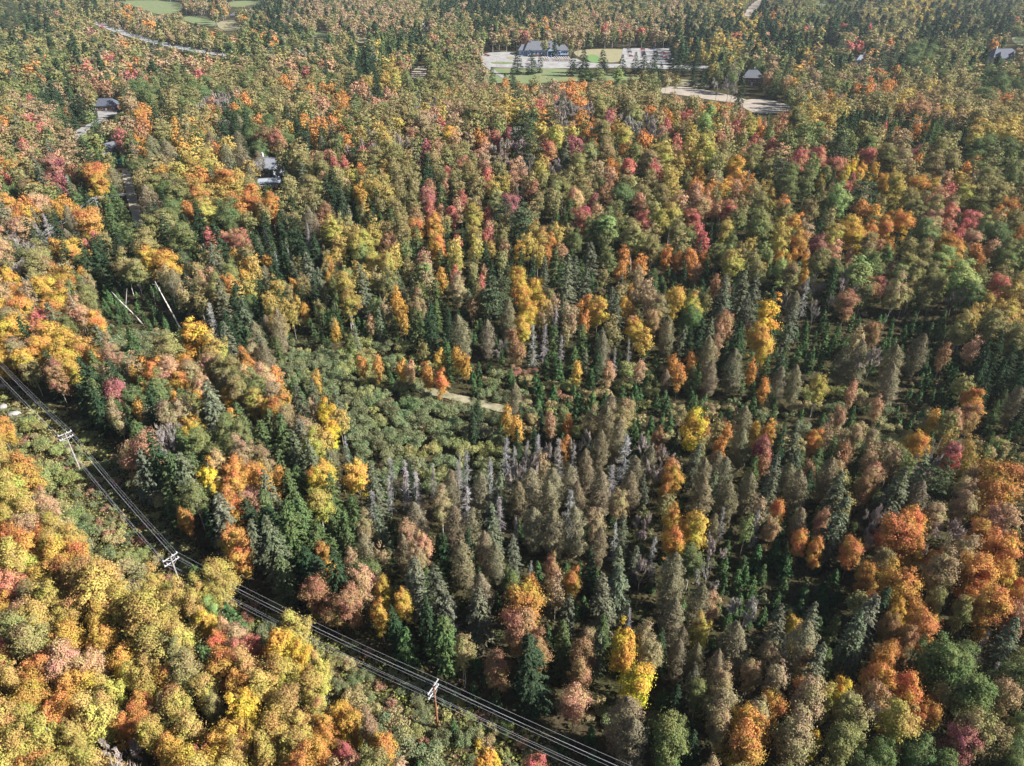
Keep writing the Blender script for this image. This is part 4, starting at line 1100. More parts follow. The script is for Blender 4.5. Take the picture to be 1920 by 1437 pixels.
# ------------------------------------------------------------------ the trees one can tell apart, read off the photograph
# per block: origin in the photograph, then x,y (crown centre) and crown width in third-pixels, and the colour code
CATALOGUE = [
((0, 0), """60 310 110 bg 90 130 120 pg 270 160 100 sd 330 60 110 bo 390 170 130 bo 470 120 80 bo 540 70 60 pg 640 80 120 mo 740 60 80 mo 700 270 90 mo 640 340 60 mr 520 200 70 mp 500 415 110 mr 535 495 130 mb 610 420 70 bb
640 480 50 my 720 450 80 mp 770 440 60 mr 170 430 80 mo 110 500 170 bg 60 410 120 bo 260 420 110 bg 400 410 120 bg 210 330 120 bo 330 300 90 bg 480 270 90 bo 570 170 60 mp 600 240 80 bo 480 650 110 cg 400 590 60 sd 350 690 110 cg 310 560 60 sd
190 700 90 mr 250 640 80 bb 290 710 70 mb 90 760 140 bo 60 590 100 bo 30 700 60 mo 140 840 60 mr 230 740 70 mr 860 460 110 bg 1010 550 130 bg 1130 540 140 og 780 540 140 og 860 620 90 cg 960 640 110 bo 790 665 110 mo 705 695 110 bb
690 790 100 mp 580 705 70 bo 920 770 100 bo 1080 730 90 my 1150 770 80 mo 1000 800 90 my 860 860 100 tb 960 900 110 tb 810 870 60 my 1200 680 100 bo 1270 600 80 np 1320 640 100 mo 1420 480 90 bo 1450 520 70 bo 1130 450 80 mr 1200 490 100 bo
1290 490 80 bo 1380 510 80 og 1520 430 110 bb 1590 480 80 mo 1640 400 90 mk 1720 420 80 mr 1780 470 100 bo 1850 520 90 mo 1900 450 80 bo 1740 240 120 bg 1560 200 90 sd 1690 150 110 bb 1480 230 90 mo 1380 230 90 bg 1240 190 60 mr 1350 150 80 sd
1340 100 50 sd 1470 370 140 bg 1340 350 100 bg 1250 330 80 bb 1170 360 90 mk 1040 370 80 bb 970 320 80 bo 910 380 90 mk 840 330 100 bb 770 370 90 mo 680 390 70 bo 1060 200 110 bo 960 140 90 bo 880 120 80 bb 830 90 50 sg 720 110 100 mo
640 110 80 bb 590 60 90 bo 540 40 60 sd 1150 220 90 bo 1210 30 40 mo 1130 40 110 bb 1000 50 130 sd 940 40 80 sd 1620 90 60 np 1580 70 60 sd 1850 60 140 bb 1780 30 100 bb 310 970 130 mp 340 1040 90 mp 70 960 110 mo 30 950 80 mo 150 1060 110 bo
40 1040 80 mr 390 860 90 bb 530 980 150 mo 560 1060 110 mo 480 790 70 sd 600 800 80 sd 560 850 110 pg 450 810 110 sd 620 1060 80 cg 650 1130 80 cg 380 1170 80 my 500 1250 160 mo 520 1330 110 mo 150 1200 130 mo 40 1150 100 mo 120 1300 140 mk
60 1400 90 bo 270 1310 70 dw 390 1060 60 dw 640 1250 90 cg 660 1310 80 cg 620 1190 80 cg 340 1340 100 sd 450 1420 100 my 480 1390 40 mr 820 1390 150 bo 840 1150 130 tb 770 1010 110 bg 860 1060 110 bo 920 990 110 mo 1000 1080 150 bo 1010 1200 130 og
940 1180 80 sd 1080 960 110 by 1160 930 130 by 1270 1040 140 mo 1320 1060 100 by 1410 1020 120 og 1490 790 130 mb 1440 760 100 og 1580 710 110 bo 1700 720 60 my 1740 640 100 bo 1790 720 80 mo 1820 620 100 mk 1690 800 100 sd 1620 960 60 cg
1350 900 100 tb 1280 920 90 tb 1340 830 90 tb 1190 820 70 tb 1700 930 110 bo 1800 950 110 bo 1760 1050 120 bo 1880 950 60 mr 1830 1100 110 sd 1700 1120 110 bo 1880 1060 100 sd 1390 1150 130 mo 1120 1120 120 mo 1170 1210 120 by 1290 1240 160 og
1430 1170 110 mo 1480 1220 90 bo 1350 1370 100 mb 1130 1290 120 sd 1030 1340 160 bg 1180 1350 80 mr 1250 1400 120 sd 1490 1360 50 dw 1590 1330 110 sd 1650 1250 90 bo 1750 1280 100 tb 1720 1340 50 dw 1830 1210 100 mb 1870 1310 110 by 1690 1410 100 sd
960 1340 120 sd 1260 760 90 sd 1390 740 90 sd 880 690 70 sd"""),
((640, 0), """60 90 120 bb 190 130 120 bb 330 80 150 bb 290 150 120 bb 420 60 90 bo 480 70 110 bg 560 60 100 sd 640 50 120 sd 760 70 120 sd 880 60 120 sd 960 40 120 sd 1050 80 110 sd 1170 70 110 sd 1290 60 100 bo 1330 90 90 bo 1450 80 120 np
1560 80 120 np 1680 70 110 bo 1750 50 120 bo 1830 70 110 bb 530 150 120 bo 610 140 100 bb 720 140 120 bo 560 210 110 bg 650 200 110 bg 760 210 100 bg 830 190 80 sd 860 240 60 mo 960 150 110 bo 1080 170 90 mo 1000 200 50 mr 1150 180 100 mo
1230 190 100 bb 1310 180 110 bb 1400 200 110 bb 1480 180 50 mr 1540 240 90 cg 1600 180 90 bb 1680 190 60 mr 1730 210 70 sd 1800 230 90 sd 1860 210 70 bb 1880 180 60 sd 50 270 110 bo 110 330 70 cg 230 300 90 cg 300 280 110 cg 330 230 90 cg
250 400 60 by 180 430 80 sd 100 420 120 sd 430 270 90 sd 360 350 70 mb 600 260 90 mb 680 280 90 bb 520 330 100 bo 560 380 110 bg 640 360 110 bg 720 370 100 bg 770 350 80 bb 800 425 80 bb 850 440 60 cg 990 340 58 sd 1065 340 58 sd 1115 355 36 sd
1300 350 58 sd 1360 335 62 sd 1470 340 85 sd 1580 360 46 sd 1650 345 46 sd 1700 350 60 sd 1760 340 60 sd 1870 330 70 sd 1800 410 40 sd 1720 420 40 sd 1885 410 40 sd 920 440 40 fg 960 440 46 sd 1010 440 40 fg 1370 440 120 og 1450 430 110 ag
1550 430 90 ag 1640 470 130 bo 1740 470 90 bg 1500 520 130 bo 1430 490 110 bo 1180 480 150 bb 1090 490 110 bo 1290 490 70 mo 1350 520 110 mo 1000 500 100 bo 920 490 60 mo 870 520 40 mr 830 530 90 bo 740 520 110 bb 660 510 110 bo 540 500 90 bo
440 480 110 bg 370 490 120 bg 250 480 90 by 120 550 120 mb 30 600 80 mo 190 610 80 mk 220 570 90 sd 320 600 80 fg 600 550 60 mo 620 600 100 bo 700 560 80 bo 480 560 100 bo 1850 570 110 bo 1760 580 120 bo 1640 570 140 bo 1540 580 120 bo
1640 650 110 bo 1450 620 120 bo 1350 610 100 mo 1250 560 110 np 1190 590 60 mr 1110 630 90 mr 1130 690 90 mo 1210 690 90 np 1300 650 110 np 940 640 130 by 830 650 110 bo 740 660 110 bo 760 590 90 bo 860 560 90 bo 660 670 70 mr 560 720 80 mr
610 780 110 my 640 720 100 bb 560 640 80 by 490 640 70 np 450 700 120 bb 350 660 110 bo 250 690 90 bo 140 690 120 bo 60 650 110 bg 40 820 90 mo 170 850 80 mr 100 770 90 by 160 790 60 np 240 800 110 by 330 840 90 np 410 830 90 bo 480 850 70 mp
520 910 90 bo 430 930 90 sd 300 900 110 bo 200 900 110 bo 20 950 60 mr 110 980 60 mo 60 880 80 sd 770 780 80 mo 700 740 90 cg 870 790 80 mr 940 770 60 mp 1040 740 130 pg 1050 840 120 pg 1160 860 100 mr 1210 790 110 by 1280 820 90 mp 1370 780 50 mo
1400 870 120 bo 1480 860 120 bo 1500 690 80 mp 1590 790 100 by 1630 720 90 np 1700 800 90 mo 1750 760 90 np 1840 690 80 mo 1900 670 40 mr 1880 820 90 mr 1740 900 110 bb 1830 900 100 by 1890 920 80 by 1610 970 90 mr 1510 950 80 mo 1430 950 100 bb
1330 940 110 bo 1540 980 70 mo 890 840 110 np 980 940 90 mk 960 1020 80 mk 680 930 80 mb 600 980 50 mr 640 1010 80 bo 720 960 90 bo 820 1010 80 mr 760 1080 90 bo 860 1070 90 by 890 950 100 bo 1050 930 70 np 1120 960 90 by 1130 1040 60 bo
1210 970 90 np 1240 1060 110 bo 940 1150 120 mp 1010 1120 40 dw 560 1130 90 cg 480 1130 100 mp 500 1200 70 mr 620 1220 80 mr 740 1210 110 by 820 1240 60 mr 860 1140 100 bo 100 1090 80 my 160 1060 80 by 250 1100 100 by 330 1080 90 bo 350 1000 90 bo
300 1170 90 bo 200 1150 80 cg 80 1180 60 fg 170 1250 110 sd 40 1270 80 bo 420 1290 110 mo 520 1290 110 mo 600 1330 50 sd 340 1310 110 bo 240 1290 80 bo 130 1360 110 by 90 1400 120 by 430 1400 110 cg 260 1400 80 mb 710 1320 60 cg 820 1350 70 mr
760 1390 80 by 640 1400 100 by 540 1410 110 mo 1050 1240 130 pg 1050 1390 90 by 960 1350 60 sd 900 1330 80 bo 1130 1340 110 by 1180 1390 80 mo 1280 1220 90 cg 1310 1130 110 mk 1420 1140 60 mp 1350 1240 120 mr 1580 1110 150 og 1500 1300 130 ag
1420 1310 100 bg 1310 1360 100 bg 1690 1260 120 mr 1640 1340 160 bo 1780 1260 110 by 1850 1210 120 by 1880 1320 100 bo 1740 1400 110 bo 1800 1120 110 bo 1690 1070 90 bo 1200 1100 100 bo 1280 1010 80 bo"""),
((1280, 0), """60 50 90 bo 150 60 110 bo 250 70 110 bo 330 100 70 by 100 150 90 bo 60 200 60 sd 40 240 70 sd 270 160 60 sd 300 220 70 mr 370 200 40 by 380 300 40 mr 440 240 90 sd 520 210 90 sd 600 260 90 sd 680 190 50 mr 640 160 70 bg 660 230 100 cg
710 270 110 cg 500 100 60 mo 550 60 110 bo 640 60 100 bo 460 90 80 sd 700 80 120 bg 770 70 110 bg 850 80 90 bg 840 180 110 sd 940 190 80 sd 900 100 80 sd 990 110 80 bo 970 60 90 sd 1050 170 70 mr 1100 60 120 bo 1160 50 140 by 1270 60 160 by
1390 70 150 by 1450 100 110 by 1560 60 120 bg 1500 140 80 sd 1600 170 90 bo 1650 220 110 bg 1700 120 90 sd 1780 100 90 bg 1860 130 60 mr 1850 60 100 bg 1800 180 90 sd 1740 180 80 sd 1550 190 90 sd 1450 210 90 sd 1370 200 90 sd 1280 210 90 bo
1210 160 80 bo 1150 220 130 bo 1060 220 110 bo 930 270 60 mr 990 260 80 mr 1040 335 90 bb 1160 270 80 mo 1250 250 110 bo 1290 310 140 og 1380 350 150 og 1250 370 130 og 1160 360 80 pg 1480 340 110 bg 1520 300 110 bo 1600 350 40 ag 1600 410 60 ag
1560 440 100 bo 1740 260 60 mo 1820 270 90 mo 1860 380 70 bb 1900 300 50 mp 1760 420 110 pg 1840 430 90 bo 1680 370 60 sd 1450 390 90 bg 1500 460 120 bo 1400 440 120 bo 1300 440 120 bo 1180 440 100 sd 1100 380 80 pg 260 350 120 by 270 430 110 bg
170 350 60 sd 160 310 40 by 200 460 60 sd 20 360 50 sd 70 330 60 sd 110 440 40 sd 65 425 40 sd 130 380 90 pg 330 490 80 sd 280 510 100 np 480 450 80 mb 430 410 70 cg 510 470 80 cg 520 350 90 bb 600 400 110 sd 640 410 100 my 690 330 90 by
660 470 120 bg 730 420 110 bb 810 470 120 bg 840 510 120 bg 750 510 100 bb 900 350 100 pg 860 390 90 sd 920 450 120 bo 990 460 120 bb 1040 480 80 mo 1000 540 100 sd 910 540 60 sd 680 510 60 cg 1130 540 80 mo 1240 580 90 by 1170 580 110 bo
1090 590 100 bo 1330 640 150 mb 1300 760 60 mo 1490 650 70 by 1450 590 110 bo 1560 620 120 bo 1540 680 100 bb 1640 610 120 bo 1800 590 90 mo 1750 640 120 bo 1860 640 110 bo 1880 570 90 bo 1680 500 110 cg 1780 510 130 og 1880 520 100 og
1180 740 60 cg 1240 760 110 sd 1215 720 60 cg 1130 730 30 mr 1080 700 50 sd 1030 700 60 sd 980 700 70 sd 940 720 60 sd 1390 770 70 cg 1440 740 70 cg 1490 760 70 cg 1340 790 60 sd 1640 780 120 by 1750 740 130 by 1830 760 110 by 1700 820 130 og
1820 850 150 og 1570 800 60 sd 1900 760 60 by 30 680 80 mr 120 720 90 ag 180 640 80 mo 60 610 100 bo 150 560 110 bo 270 600 110 ag 340 590 100 ag 220 580 80 ag 300 740 80 mr 370 700 110 by 440 760 60 mo 520 650 120 bg 640 680 120 bg 720 660 80 by
800 690 100 by 800 620 60 mo 760 740 110 bg 870 650 80 bo 540 740 90 mb 500 840 70 mr 650 920 110 mr 760 900 100 mr 850 940 110 mr 890 820 150 pg 1040 820 110 bg 1070 800 100 bo 1030 890 100 mr 1150 890 110 bo 1240 900 110 bb 1310 870 60 mp
1410 930 140 bo 1500 940 120 bo 1580 980 80 mo 1680 970 90 bg 1740 1010 110 bo 1860 990 120 bg 590 810 100 bg 540 960 110 pg 470 960 80 bo 380 900 110 bo 300 960 110 my 220 900 110 bo 120 860 150 by 40 800 80 by 90 1000 60 my 160 1080 90 mo
230 1080 90 my 350 1100 80 mo 440 1080 90 by 410 1020 60 sd 580 1070 140 bg 710 1000 80 bg 840 1020 50 sd 920 980 50 ay 910 1070 50 mr 1010 1080 130 pg 1070 980 60 my 1190 1060 110 by 1270 1000 90 bo 1320 1050 110 my 1410 980 90 mo 1490 1090 90 mr
1580 1110 110 by 1560 1040 80 by 1660 1110 120 bo 1760 1120 120 bo 1820 1180 110 mo 1890 1100 80 bo 100 1180 120 mk 140 1170 60 mr 250 1200 110 mr 40 1240 100 mr 180 1270 40 sd 240 1320 100 by 430 1290 160 bg 30 1330 90 bg 330 1180 90 bo
440 1160 100 bo 580 1200 110 bo 630 1270 110 mo 700 1200 110 bo 820 1230 90 bo 870 1150 140 ag 930 1290 130 my 760 1290 100 sd 830 1340 110 by 760 1390 110 mp 650 1390 120 mo 1000 1190 90 mo 1070 1210 90 my 1160 1230 60 my 1230 1260 110 mo
1120 1290 100 mo 1300 1180 120 bo 1400 1180 110 bo 1290 1280 60 sd 1350 1330 140 bg 1400 1240 110 mk 1490 1220 110 mr 1610 1240 100 mr 1550 1330 70 mr 1480 1380 120 mo 1700 1290 80 ag 1750 1340 150 og 1850 1250 100 bo 1880 1340 80 mo 1620 1360 110 mk
540 1390 100 by"""),
((0, 480), """30 60 120 mk 120 110 100 np 60 150 90 my 200 70 130 bo 270 90 100 mb 310 110 80 mo 370 150 110 my 250 200 130 my 110 240 90 my 340 260 120 my 40 330 120 my 130 320 140 mo 90 420 160 my 250 400 130 mr 280 460 160 my 390 500 150 my
480 540 120 mo 560 580 120 mo 350 590 160 my 260 540 140 my 150 590 150 my 60 500 110 my 320 690 130 mb 400 660 120 my 500 700 110 sd 560 760 110 sd 470 130 60 my 560 50 110 sd 500 60 110 sd 640 100 90 sd 700 60 120 bo 760 90 110 bo 830 30 110 my
960 70 130 my 930 120 100 bo 1000 160 90 tb 1100 90 100 bo 1130 200 120 bo 1190 130 80 mk 1230 60 110 sg 1290 190 110 mo 1290 110 110 bo 1400 100 80 my 1410 180 100 by 1480 220 80 sd 1350 300 150 sd 1250 270 120 sg 1450 310 70 sd 1380 360 120 sg
1590 290 70 by 1850 60 60 my 1870 110 40 my 1650 180 40 my 1780 230 90 sd 1600 30 100 sd 1750 100 110 sg 1840 320 40 fg 1890 430 40 my 1870 330 60 fg 870 370 110 my 1110 490 180 ay 1040 560 90 my 1300 440 110 sd 1290 520 130 sg 1370 580 50 mo
1440 480 110 tb 1560 430 100 tb 1190 370 90 dw 960 530 180 bo 830 560 120 wo 780 500 120 wo 690 610 120 wo 700 780 90 cg 760 690 60 my 660 790 130 mp 660 910 100 bb 830 790 70 my 790 880 70 my 910 850 150 cg 1000 830 70 my 960 680 140 mk 1010 720 120 mo
1170 640 130 mk 1040 780 60 my 1120 820 60 my 1200 900 190 sg 1290 810 90 my 1310 920 60 my 1480 700 150 mk 1550 690 90 mo 1600 820 80 my 1500 860 90 ay 1600 920 120 bb 1700 850 110 sg 1650 730 70 fg 1760 800 90 sg 1780 730 50 my 1720 1060 150 sg
1840 910 110 ay 1860 1010 90 ay 830 1100 180 mk 960 1020 120 np 1030 1120 120 cg 1000 1240 150 cg 740 1010 50 sd 740 930 90 cg 1300 1110 130 bg 1150 1160 60 fg 1480 1040 140 cg 1560 1140 80 cg 1460 1130 100 bb 1190 1270 130 ay 1330 1230 130 mo
1460 1270 120 mo 1300 1370 140 mo 1190 1390 60 sd 1590 1250 60 my 1640 1320 140 cg 1760 1300 60 ay 1750 1180 130 sg 1500 1180 110 bb 1030 1400 70 bg 60 1000 110 mo 30 930 70 mo 90 1060 100 mo 130 1230 190 mo 60 1300 140 by 90 1380 150 by
250 1390 110 mk 370 1380 90 mk 150 950 100 wy 230 960 90 wy 230 1060 110 wy 330 1100 90 wy 280 1200 110 wy 360 1260 110 wy 430 1330 70 fg 480 1030 80 wy 1650 600 150 wo 1780 560 120 wo 1850 590 110 wo 1880 660 100 wo 1800 680 90 wo 460 700 80 cg
590 690 90 bb 470 950 70 wo 560 1180 80 wo"""),
((640, 480), """40 180 130 by 130 200 130 sg 270 150 110 bo 310 240 70 my 420 280 100 bb 360 230 60 sg 190 50 110 by 110 40 100 ag 470 100 100 ag 560 140 90 my 640 120 50 mr 650 200 110 bb 540 250 100 cg 680 340 70 fg 500 410 110 sd 420 420 110 cg 610 400 70 sd
590 360 60 sd 780 240 60 mb 690 450 110 tb 820 470 90 tb 870 420 40 fg 900 190 140 pg 850 230 130 pg 980 130 110 my 1010 230 110 my 1090 200 90 my 1130 290 110 my 1050 330 120 my 1160 330 60 bb 930 360 90 tb 1010 430 110 my 960 470 80 mb
990 540 90 mb 1080 500 100 dw 1130 500 80 dw 1235 540 60 dw 890 540 80 np 1130 120 80 sg 1250 170 140 sg 1300 130 110 sg 1200 60 90 cg 1370 170 90 sg 1000 50 80 sd 840 120 80 sd 1440 310 120 my 1380 280 60 mo 1520 280 90 sg 1540 350 110 sg
1350 480 100 cg 1460 540 80 tb 1620 540 50 dw 1640 420 110 my 1620 320 50 my 1740 370 90 mk 1830 460 100 tb 1720 280 90 bb 1780 300 100 bb 1870 260 120 my 1900 360 60 cg 1850 170 50 fg 1680 60 90 mo 1890 690 80 mo 1830 640 50 fg 1500 670 70 mk
1400 680 70 fg 1320 660 50 my 1540 590 50 dw 1220 640 80 fg 1150 600 50 fg 120 630 60 mo 210 640 70 mo 250 620 50 fg 340 650 50 my 390 660 50 mk 480 680 80 mo 560 710 90 mo 130 490 100 wy 240 500 110 wo 360 510 90 wy 430 560 80 wy 590 590 100 cg
670 620 70 fg 700 630 50 my 770 630 50 fg 550 600 60 my 320 740 120 wo 420 730 110 wo 200 800 120 wo 110 830 120 wo 260 850 120 wo 370 830 120 wo 470 800 110 wo 530 830 110 wo 560 880 120 wo 640 850 100 wo 140 950 120 wo 220 930 110 wy 330 930 120 wo
440 920 120 wo 540 960 120 wo 630 940 110 wo 200 1050 120 wo 110 1090 120 wo 310 1040 120 wo 420 1030 120 wo 520 1080 110 wy 620 1060 110 wy 690 1080 110 wy 800 1080 110 wy 880 1090 120 wy 780 1170 100 wo 560 1160 120 wo 450 1180 120 wo 400 1120 110 wy
440 1230 60 wy 860 1040 100 wo 820 980 110 wo 900 1010 90 wo 830 710 100 wo 880 660 100 wo 800 780 90 wo 900 780 90 wo 970 720 50 fg 1020 700 90 wt 1060 660 80 wr 980 650 80 wr 1170 730 90 wt 1260 740 80 wy 1110 780 70 fg 1400 780 90 wt 1330 820 80 fg
1180 840 70 wt 1450 770 100 wt 1520 800 80 wt 1570 790 80 fg 1650 780 80 fg 1690 830 70 wy 1740 760 90 wt 1830 840 70 fg 1890 850 80 wt 1600 640 110 wy 1720 660 90 wy 1480 820 80 fg 980 830 90 tb 760 880 60 sd 740 960 80 sd 930 920 80 my
990 930 60 sd 1110 950 80 sd 1270 960 70 mo 1170 960 70 mk 1490 900 110 tb 1570 910 130 bb 1410 930 110 bb 1640 970 60 fg 1740 950 60 fg 1870 1060 40 sd 1820 930 60 wt 1400 990 80 cg 1480 980 110 tb 1550 1030 120 tb 1770 1050 90 mb 1300 1080 90 np
1250 1090 50 mo 1100 1100 90 dw 1030 1130 70 dw 1230 1160 110 dw 1300 1150 70 dw 1590 1150 140 dw 1690 1100 100 np 1050 1220 90 np 950 1200 90 dw 700 1200 90 dw 660 1280 90 dw 660 1180 60 dw 290 1220 90 dw 350 1290 110 dw 270 1330 80 dw
430 1310 110 dw 510 1260 70 dw 30 1100 50 dw 90 1250 150 my 200 1330 140 sg 780 1330 130 tb 880 1340 130 sg 560 1390 130 bb 610 1340 110 tb 1060 1330 150 tb 1180 1300 130 tb 1000 1400 110 tb 1170 1400 120 tb 1280 1280 110 tb 1380 1220 100 tb
1320 1370 110 tb 1450 1330 130 tb 1550 1400 120 bb 1690 1330 60 sg 1620 1320 120 tb 1850 1250 130 my 1820 1350 90 mo 1760 1240 100 np 1440 1100 100 tb 1640 1230 110 tb 1720 1170 90 tb"""),
((1280, 480), """40 30 80 mo 130 80 60 sd 280 60 130 by 460 20 80 ag 540 80 90 ag 600 130 120 bo 420 110 100 bo 620 20 50 my 180 170 70 mb 230 230 120 sg 380 270 130 sg 500 220 50 fg 60 280 130 by 40 370 130 og 680 240 80 dw 760 190 60 np 820 180 120 sd
850 80 110 bg 840 60 60 mk 980 110 150 ag 920 190 110 np 1060 180 110 mb 1110 110 50 mp 1190 210 120 bb 1210 120 90 ag 1260 60 110 bo 1310 100 110 bo 1380 80 120 bo 1290 180 80 bo 1560 150 190 ag 1660 70 60 mo 1620 230 130 bg 1760 190 130 mr
1560 270 120 np 1830 40 110 bg 1890 160 80 bb 1800 350 150 by 1700 280 100 by 1600 370 110 by 1880 340 90 by 1740 420 150 bo 1830 460 130 og 1450 380 70 cg 480 350 150 ay 430 480 130 my 450 540 110 my 600 380 110 sg 590 480 120 sg 590 560 120 sg
340 350 110 sg 230 390 110 mb 240 440 60 mk 330 480 80 cg 150 580 100 tb 150 680 90 tb 290 640 120 tb 380 670 40 mo 390 750 60 fg 450 760 40 mo 500 760 90 wo 630 730 80 tb 680 530 80 np 750 420 100 tb 830 440 50 bo 790 620 150 by 760 740 110 by
930 440 60 fg 990 390 40 fg 900 600 100 tb 1060 450 90 mb 1050 620 150 np 1130 510 60 mb 1170 600 120 tb 1160 720 110 tb 980 610 110 tb 1400 520 120 mo 1460 570 80 mb 1310 670 90 np 1300 560 100 tb 1340 780 90 tb 1420 700 70 np 1480 700 90 tb
1530 780 90 tb 1610 830 100 mo 1590 920 110 mb 1520 930 90 mk 1780 840 80 cg 1740 900 80 cg 1860 850 100 tb 1890 700 90 sd 1830 620 120 sd 1760 560 110 sd 1880 920 80 sd 1700 750 90 sd 1220 470 40 dw 1200 380 110 sd 870 760 100 wy 980 770 90 wy
940 790 50 mk 50 810 70 fg 160 850 90 wt 240 850 80 wt 290 850 60 wt 390 850 70 fg 470 870 80 wt 630 850 90 wt 740 850 70 wt 850 850 110 wo 850 940 110 wo 980 820 110 wt 1050 850 100 wo 1130 850 90 wo 950 890 70 fg 1010 980 110 wt 1060 1050 100 bb
950 1040 100 bb 1140 960 110 wt 1220 930 40 fg 1290 930 40 fg 1370 950 110 wt 1430 1000 110 wt 1400 940 40 my 1260 1000 80 wt 60 1000 150 ay 190 980 60 bo 240 1010 70 mo 200 1110 80 mo 330 970 110 tb 320 1080 110 tb 400 1010 70 my 440 1110 110 mp
520 1010 60 wt 540 1080 90 sd 620 1050 110 sg 740 1040 90 mo 810 1000 80 bb 830 1130 110 cg 850 1060 50 fg 900 1130 80 mb 900 1060 70 bb 1000 1150 80 cg 1220 1150 100 bg 1310 1090 130 my 1390 1150 90 np 1500 1120 110 mp 1500 1190 80 mr 1600 1080 60 by
1640 1060 90 wt 1730 1110 100 wt 1780 1040 80 wt 1840 1150 70 cg 1890 1030 60 wt 1620 1150 80 by 230 1240 120 tb 120 1250 100 tb 60 1170 110 sg 380 1240 100 cg 500 1280 130 sg 580 1260 110 tb 640 1330 120 tb 700 1230 80 mb 790 1260 110 tb
880 1370 150 sg 1060 1270 120 mk 1000 1330 110 mb 1170 1360 160 sg 1330 1280 160 sg 1440 1290 140 pg 1290 1380 120 tb 370 1340 110 tb 100 1370 130 tb 250 1380 110 tb 460 1370 110 sg 1790 1290 250 mo 1720 1370 190 mo 1560 1330 140 bb"""),
((0, 957), """60 180 150 mo 250 180 110 mo 320 130 120 by 60 50 120 by 300 60 130 mk 420 170 110 bb 340 280 190 my 450 300 170 mo 120 300 200 by 250 400 180 my 70 470 180 mr 40 560 120 mo 200 620 210 bo 400 590 170 bo 110 700 190 bg 560 470 250 bo
580 650 150 my 600 760 150 my 480 560 110 mo 20 730 110 mr 30 840 120 mr 820 620 260 by 960 560 170 bo 1100 560 150 bo 1180 640 120 my 860 760 210 by 1020 750 160 bo 980 820 140 bg 1270 700 90 mk 1240 780 140 mo 1350 830 120 mr 1430 800 110 mr
1580 780 190 ay 1680 860 140 ay 1790 920 110 by 1400 900 170 bo 1600 920 190 bo 1750 1010 170 bo 350 880 230 mk 520 890 170 mk 250 950 170 mo 430 1010 210 my 600 1040 160 bo 740 960 110 by 90 960 150 bo 200 1090 190 my 330 1180 180 mo 520 1160 230 bo
620 1180 150 bo 160 1200 150 by 120 1320 210 by 440 1290 130 by 480 1390 160 by 830 960 150 bb 950 980 170 my 800 1140 180 mo 790 1210 130 mo 1010 1100 170 bo 1060 1230 170 bb 930 1120 110 bg 1170 1020 150 by 1200 1120 110 bg 1350 1010 170 mo
1350 1130 210 ay 1300 1250 160 my 1400 1290 160 my 1620 1130 200 bb 1700 1250 160 bo 1850 1250 140 mo 1900 1180 110 my 1780 1150 140 bo 1500 1370 160 bo 1350 1390 170 bb 1150 1410 130 mr 980 1380 170 my 700 1370 180 np 1650 1360 180 bb 1800 1390 160 mo
1010 490 160 bo 870 430 130 bo 1200 580 90 ag 1130 500 130 by 580 250 120 wo 480 60 110 wo 640 160 100 wt 700 300 100 wt 1390 610 90 wr 1480 680 100 wo 1350 650 90 wo 1560 640 80 wo 1020 60 90 mo 1190 100 90 sd 1320 40 150 mo 1310 200 160 mo
1330 280 130 mo 1640 110 220 cg 1700 60 170 cg 1600 230 130 cg 1700 290 110 cg 1820 280 80 mo 1780 480 170 mb 1840 560 120 mb 1870 380 90 my 1870 110 100 cg 700 1230 130 mo 880 1270 150 bo"""),
((640, 957), """40 140 120 cg 130 100 110 bb 230 120 110 sg 60 300 90 bb 140 240 110 tb 270 260 70 fg 370 140 100 mk 350 250 100 tb 430 60 120 tb 430 290 120 bb 640 110 140 tb 730 100 130 tb 680 290 140 tb 850 120 140 sg 810 250 110 tb 870 290 110 tb
980 130 60 dw 1080 90 130 tb 1200 110 140 tb 1310 100 150 tb 1100 340 80 fg 1050 370 60 dw 950 430 120 bg 1290 420 50 mo 1180 340 80 mb 1430 210 110 tb 1340 330 60 fg 120 450 170 mk 240 480 70 my 60 550 140 mb 310 520 90 cg 480 420 90 cg
560 500 170 sg 600 600 150 sg 480 640 130 sd 780 600 170 sg 320 680 120 sd 220 600 80 my 1060 470 90 mo 1030 560 220 mo 1000 700 200 mb 1110 800 160 mb 860 900 150 mb 1260 590 110 sg 1240 720 120 cg 1250 830 120 cg 1430 800 120 sg 1470 690 80 cg
1380 740 80 bb 1580 750 130 ay 1590 850 140 ay 1640 980 170 ay 1480 560 180 sg 1560 450 170 sg 1550 350 130 sg 1580 140 110 sg 1540 180 80 dw 1690 120 100 np 1740 250 90 dw 1680 350 130 np 1860 200 130 mo 1860 80 120 my 1830 520 140 tb
1850 620 130 tb 1700 720 130 bb 1880 730 100 tb 1620 640 50 dw 1780 780 120 sd 760 850 80 fg 870 1060 80 fg 1310 1080 160 mk 1340 950 130 mb 1590 1180 220 tb 1640 1290 190 tb 1400 1250 80 fg 1850 1310 210 bg 1900 1230 100 bg 40 1180 110 my
50 1240 140 mo 160 1250 120 bb 330 1220 190 mr 440 1330 150 mo 380 1370 140 by 240 1350 150 my 280 1080 60 wr 630 1210 60 fg 30 1400 100 mr 840 1410 160 ay 1120 1420 150 mr 160 1130 90 wt 560 1270 100 wo 680 1300 110 wo 740 1250 90 wo
820 1290 100 wt 70 1030 100 wt 830 1340 60 wr"""),
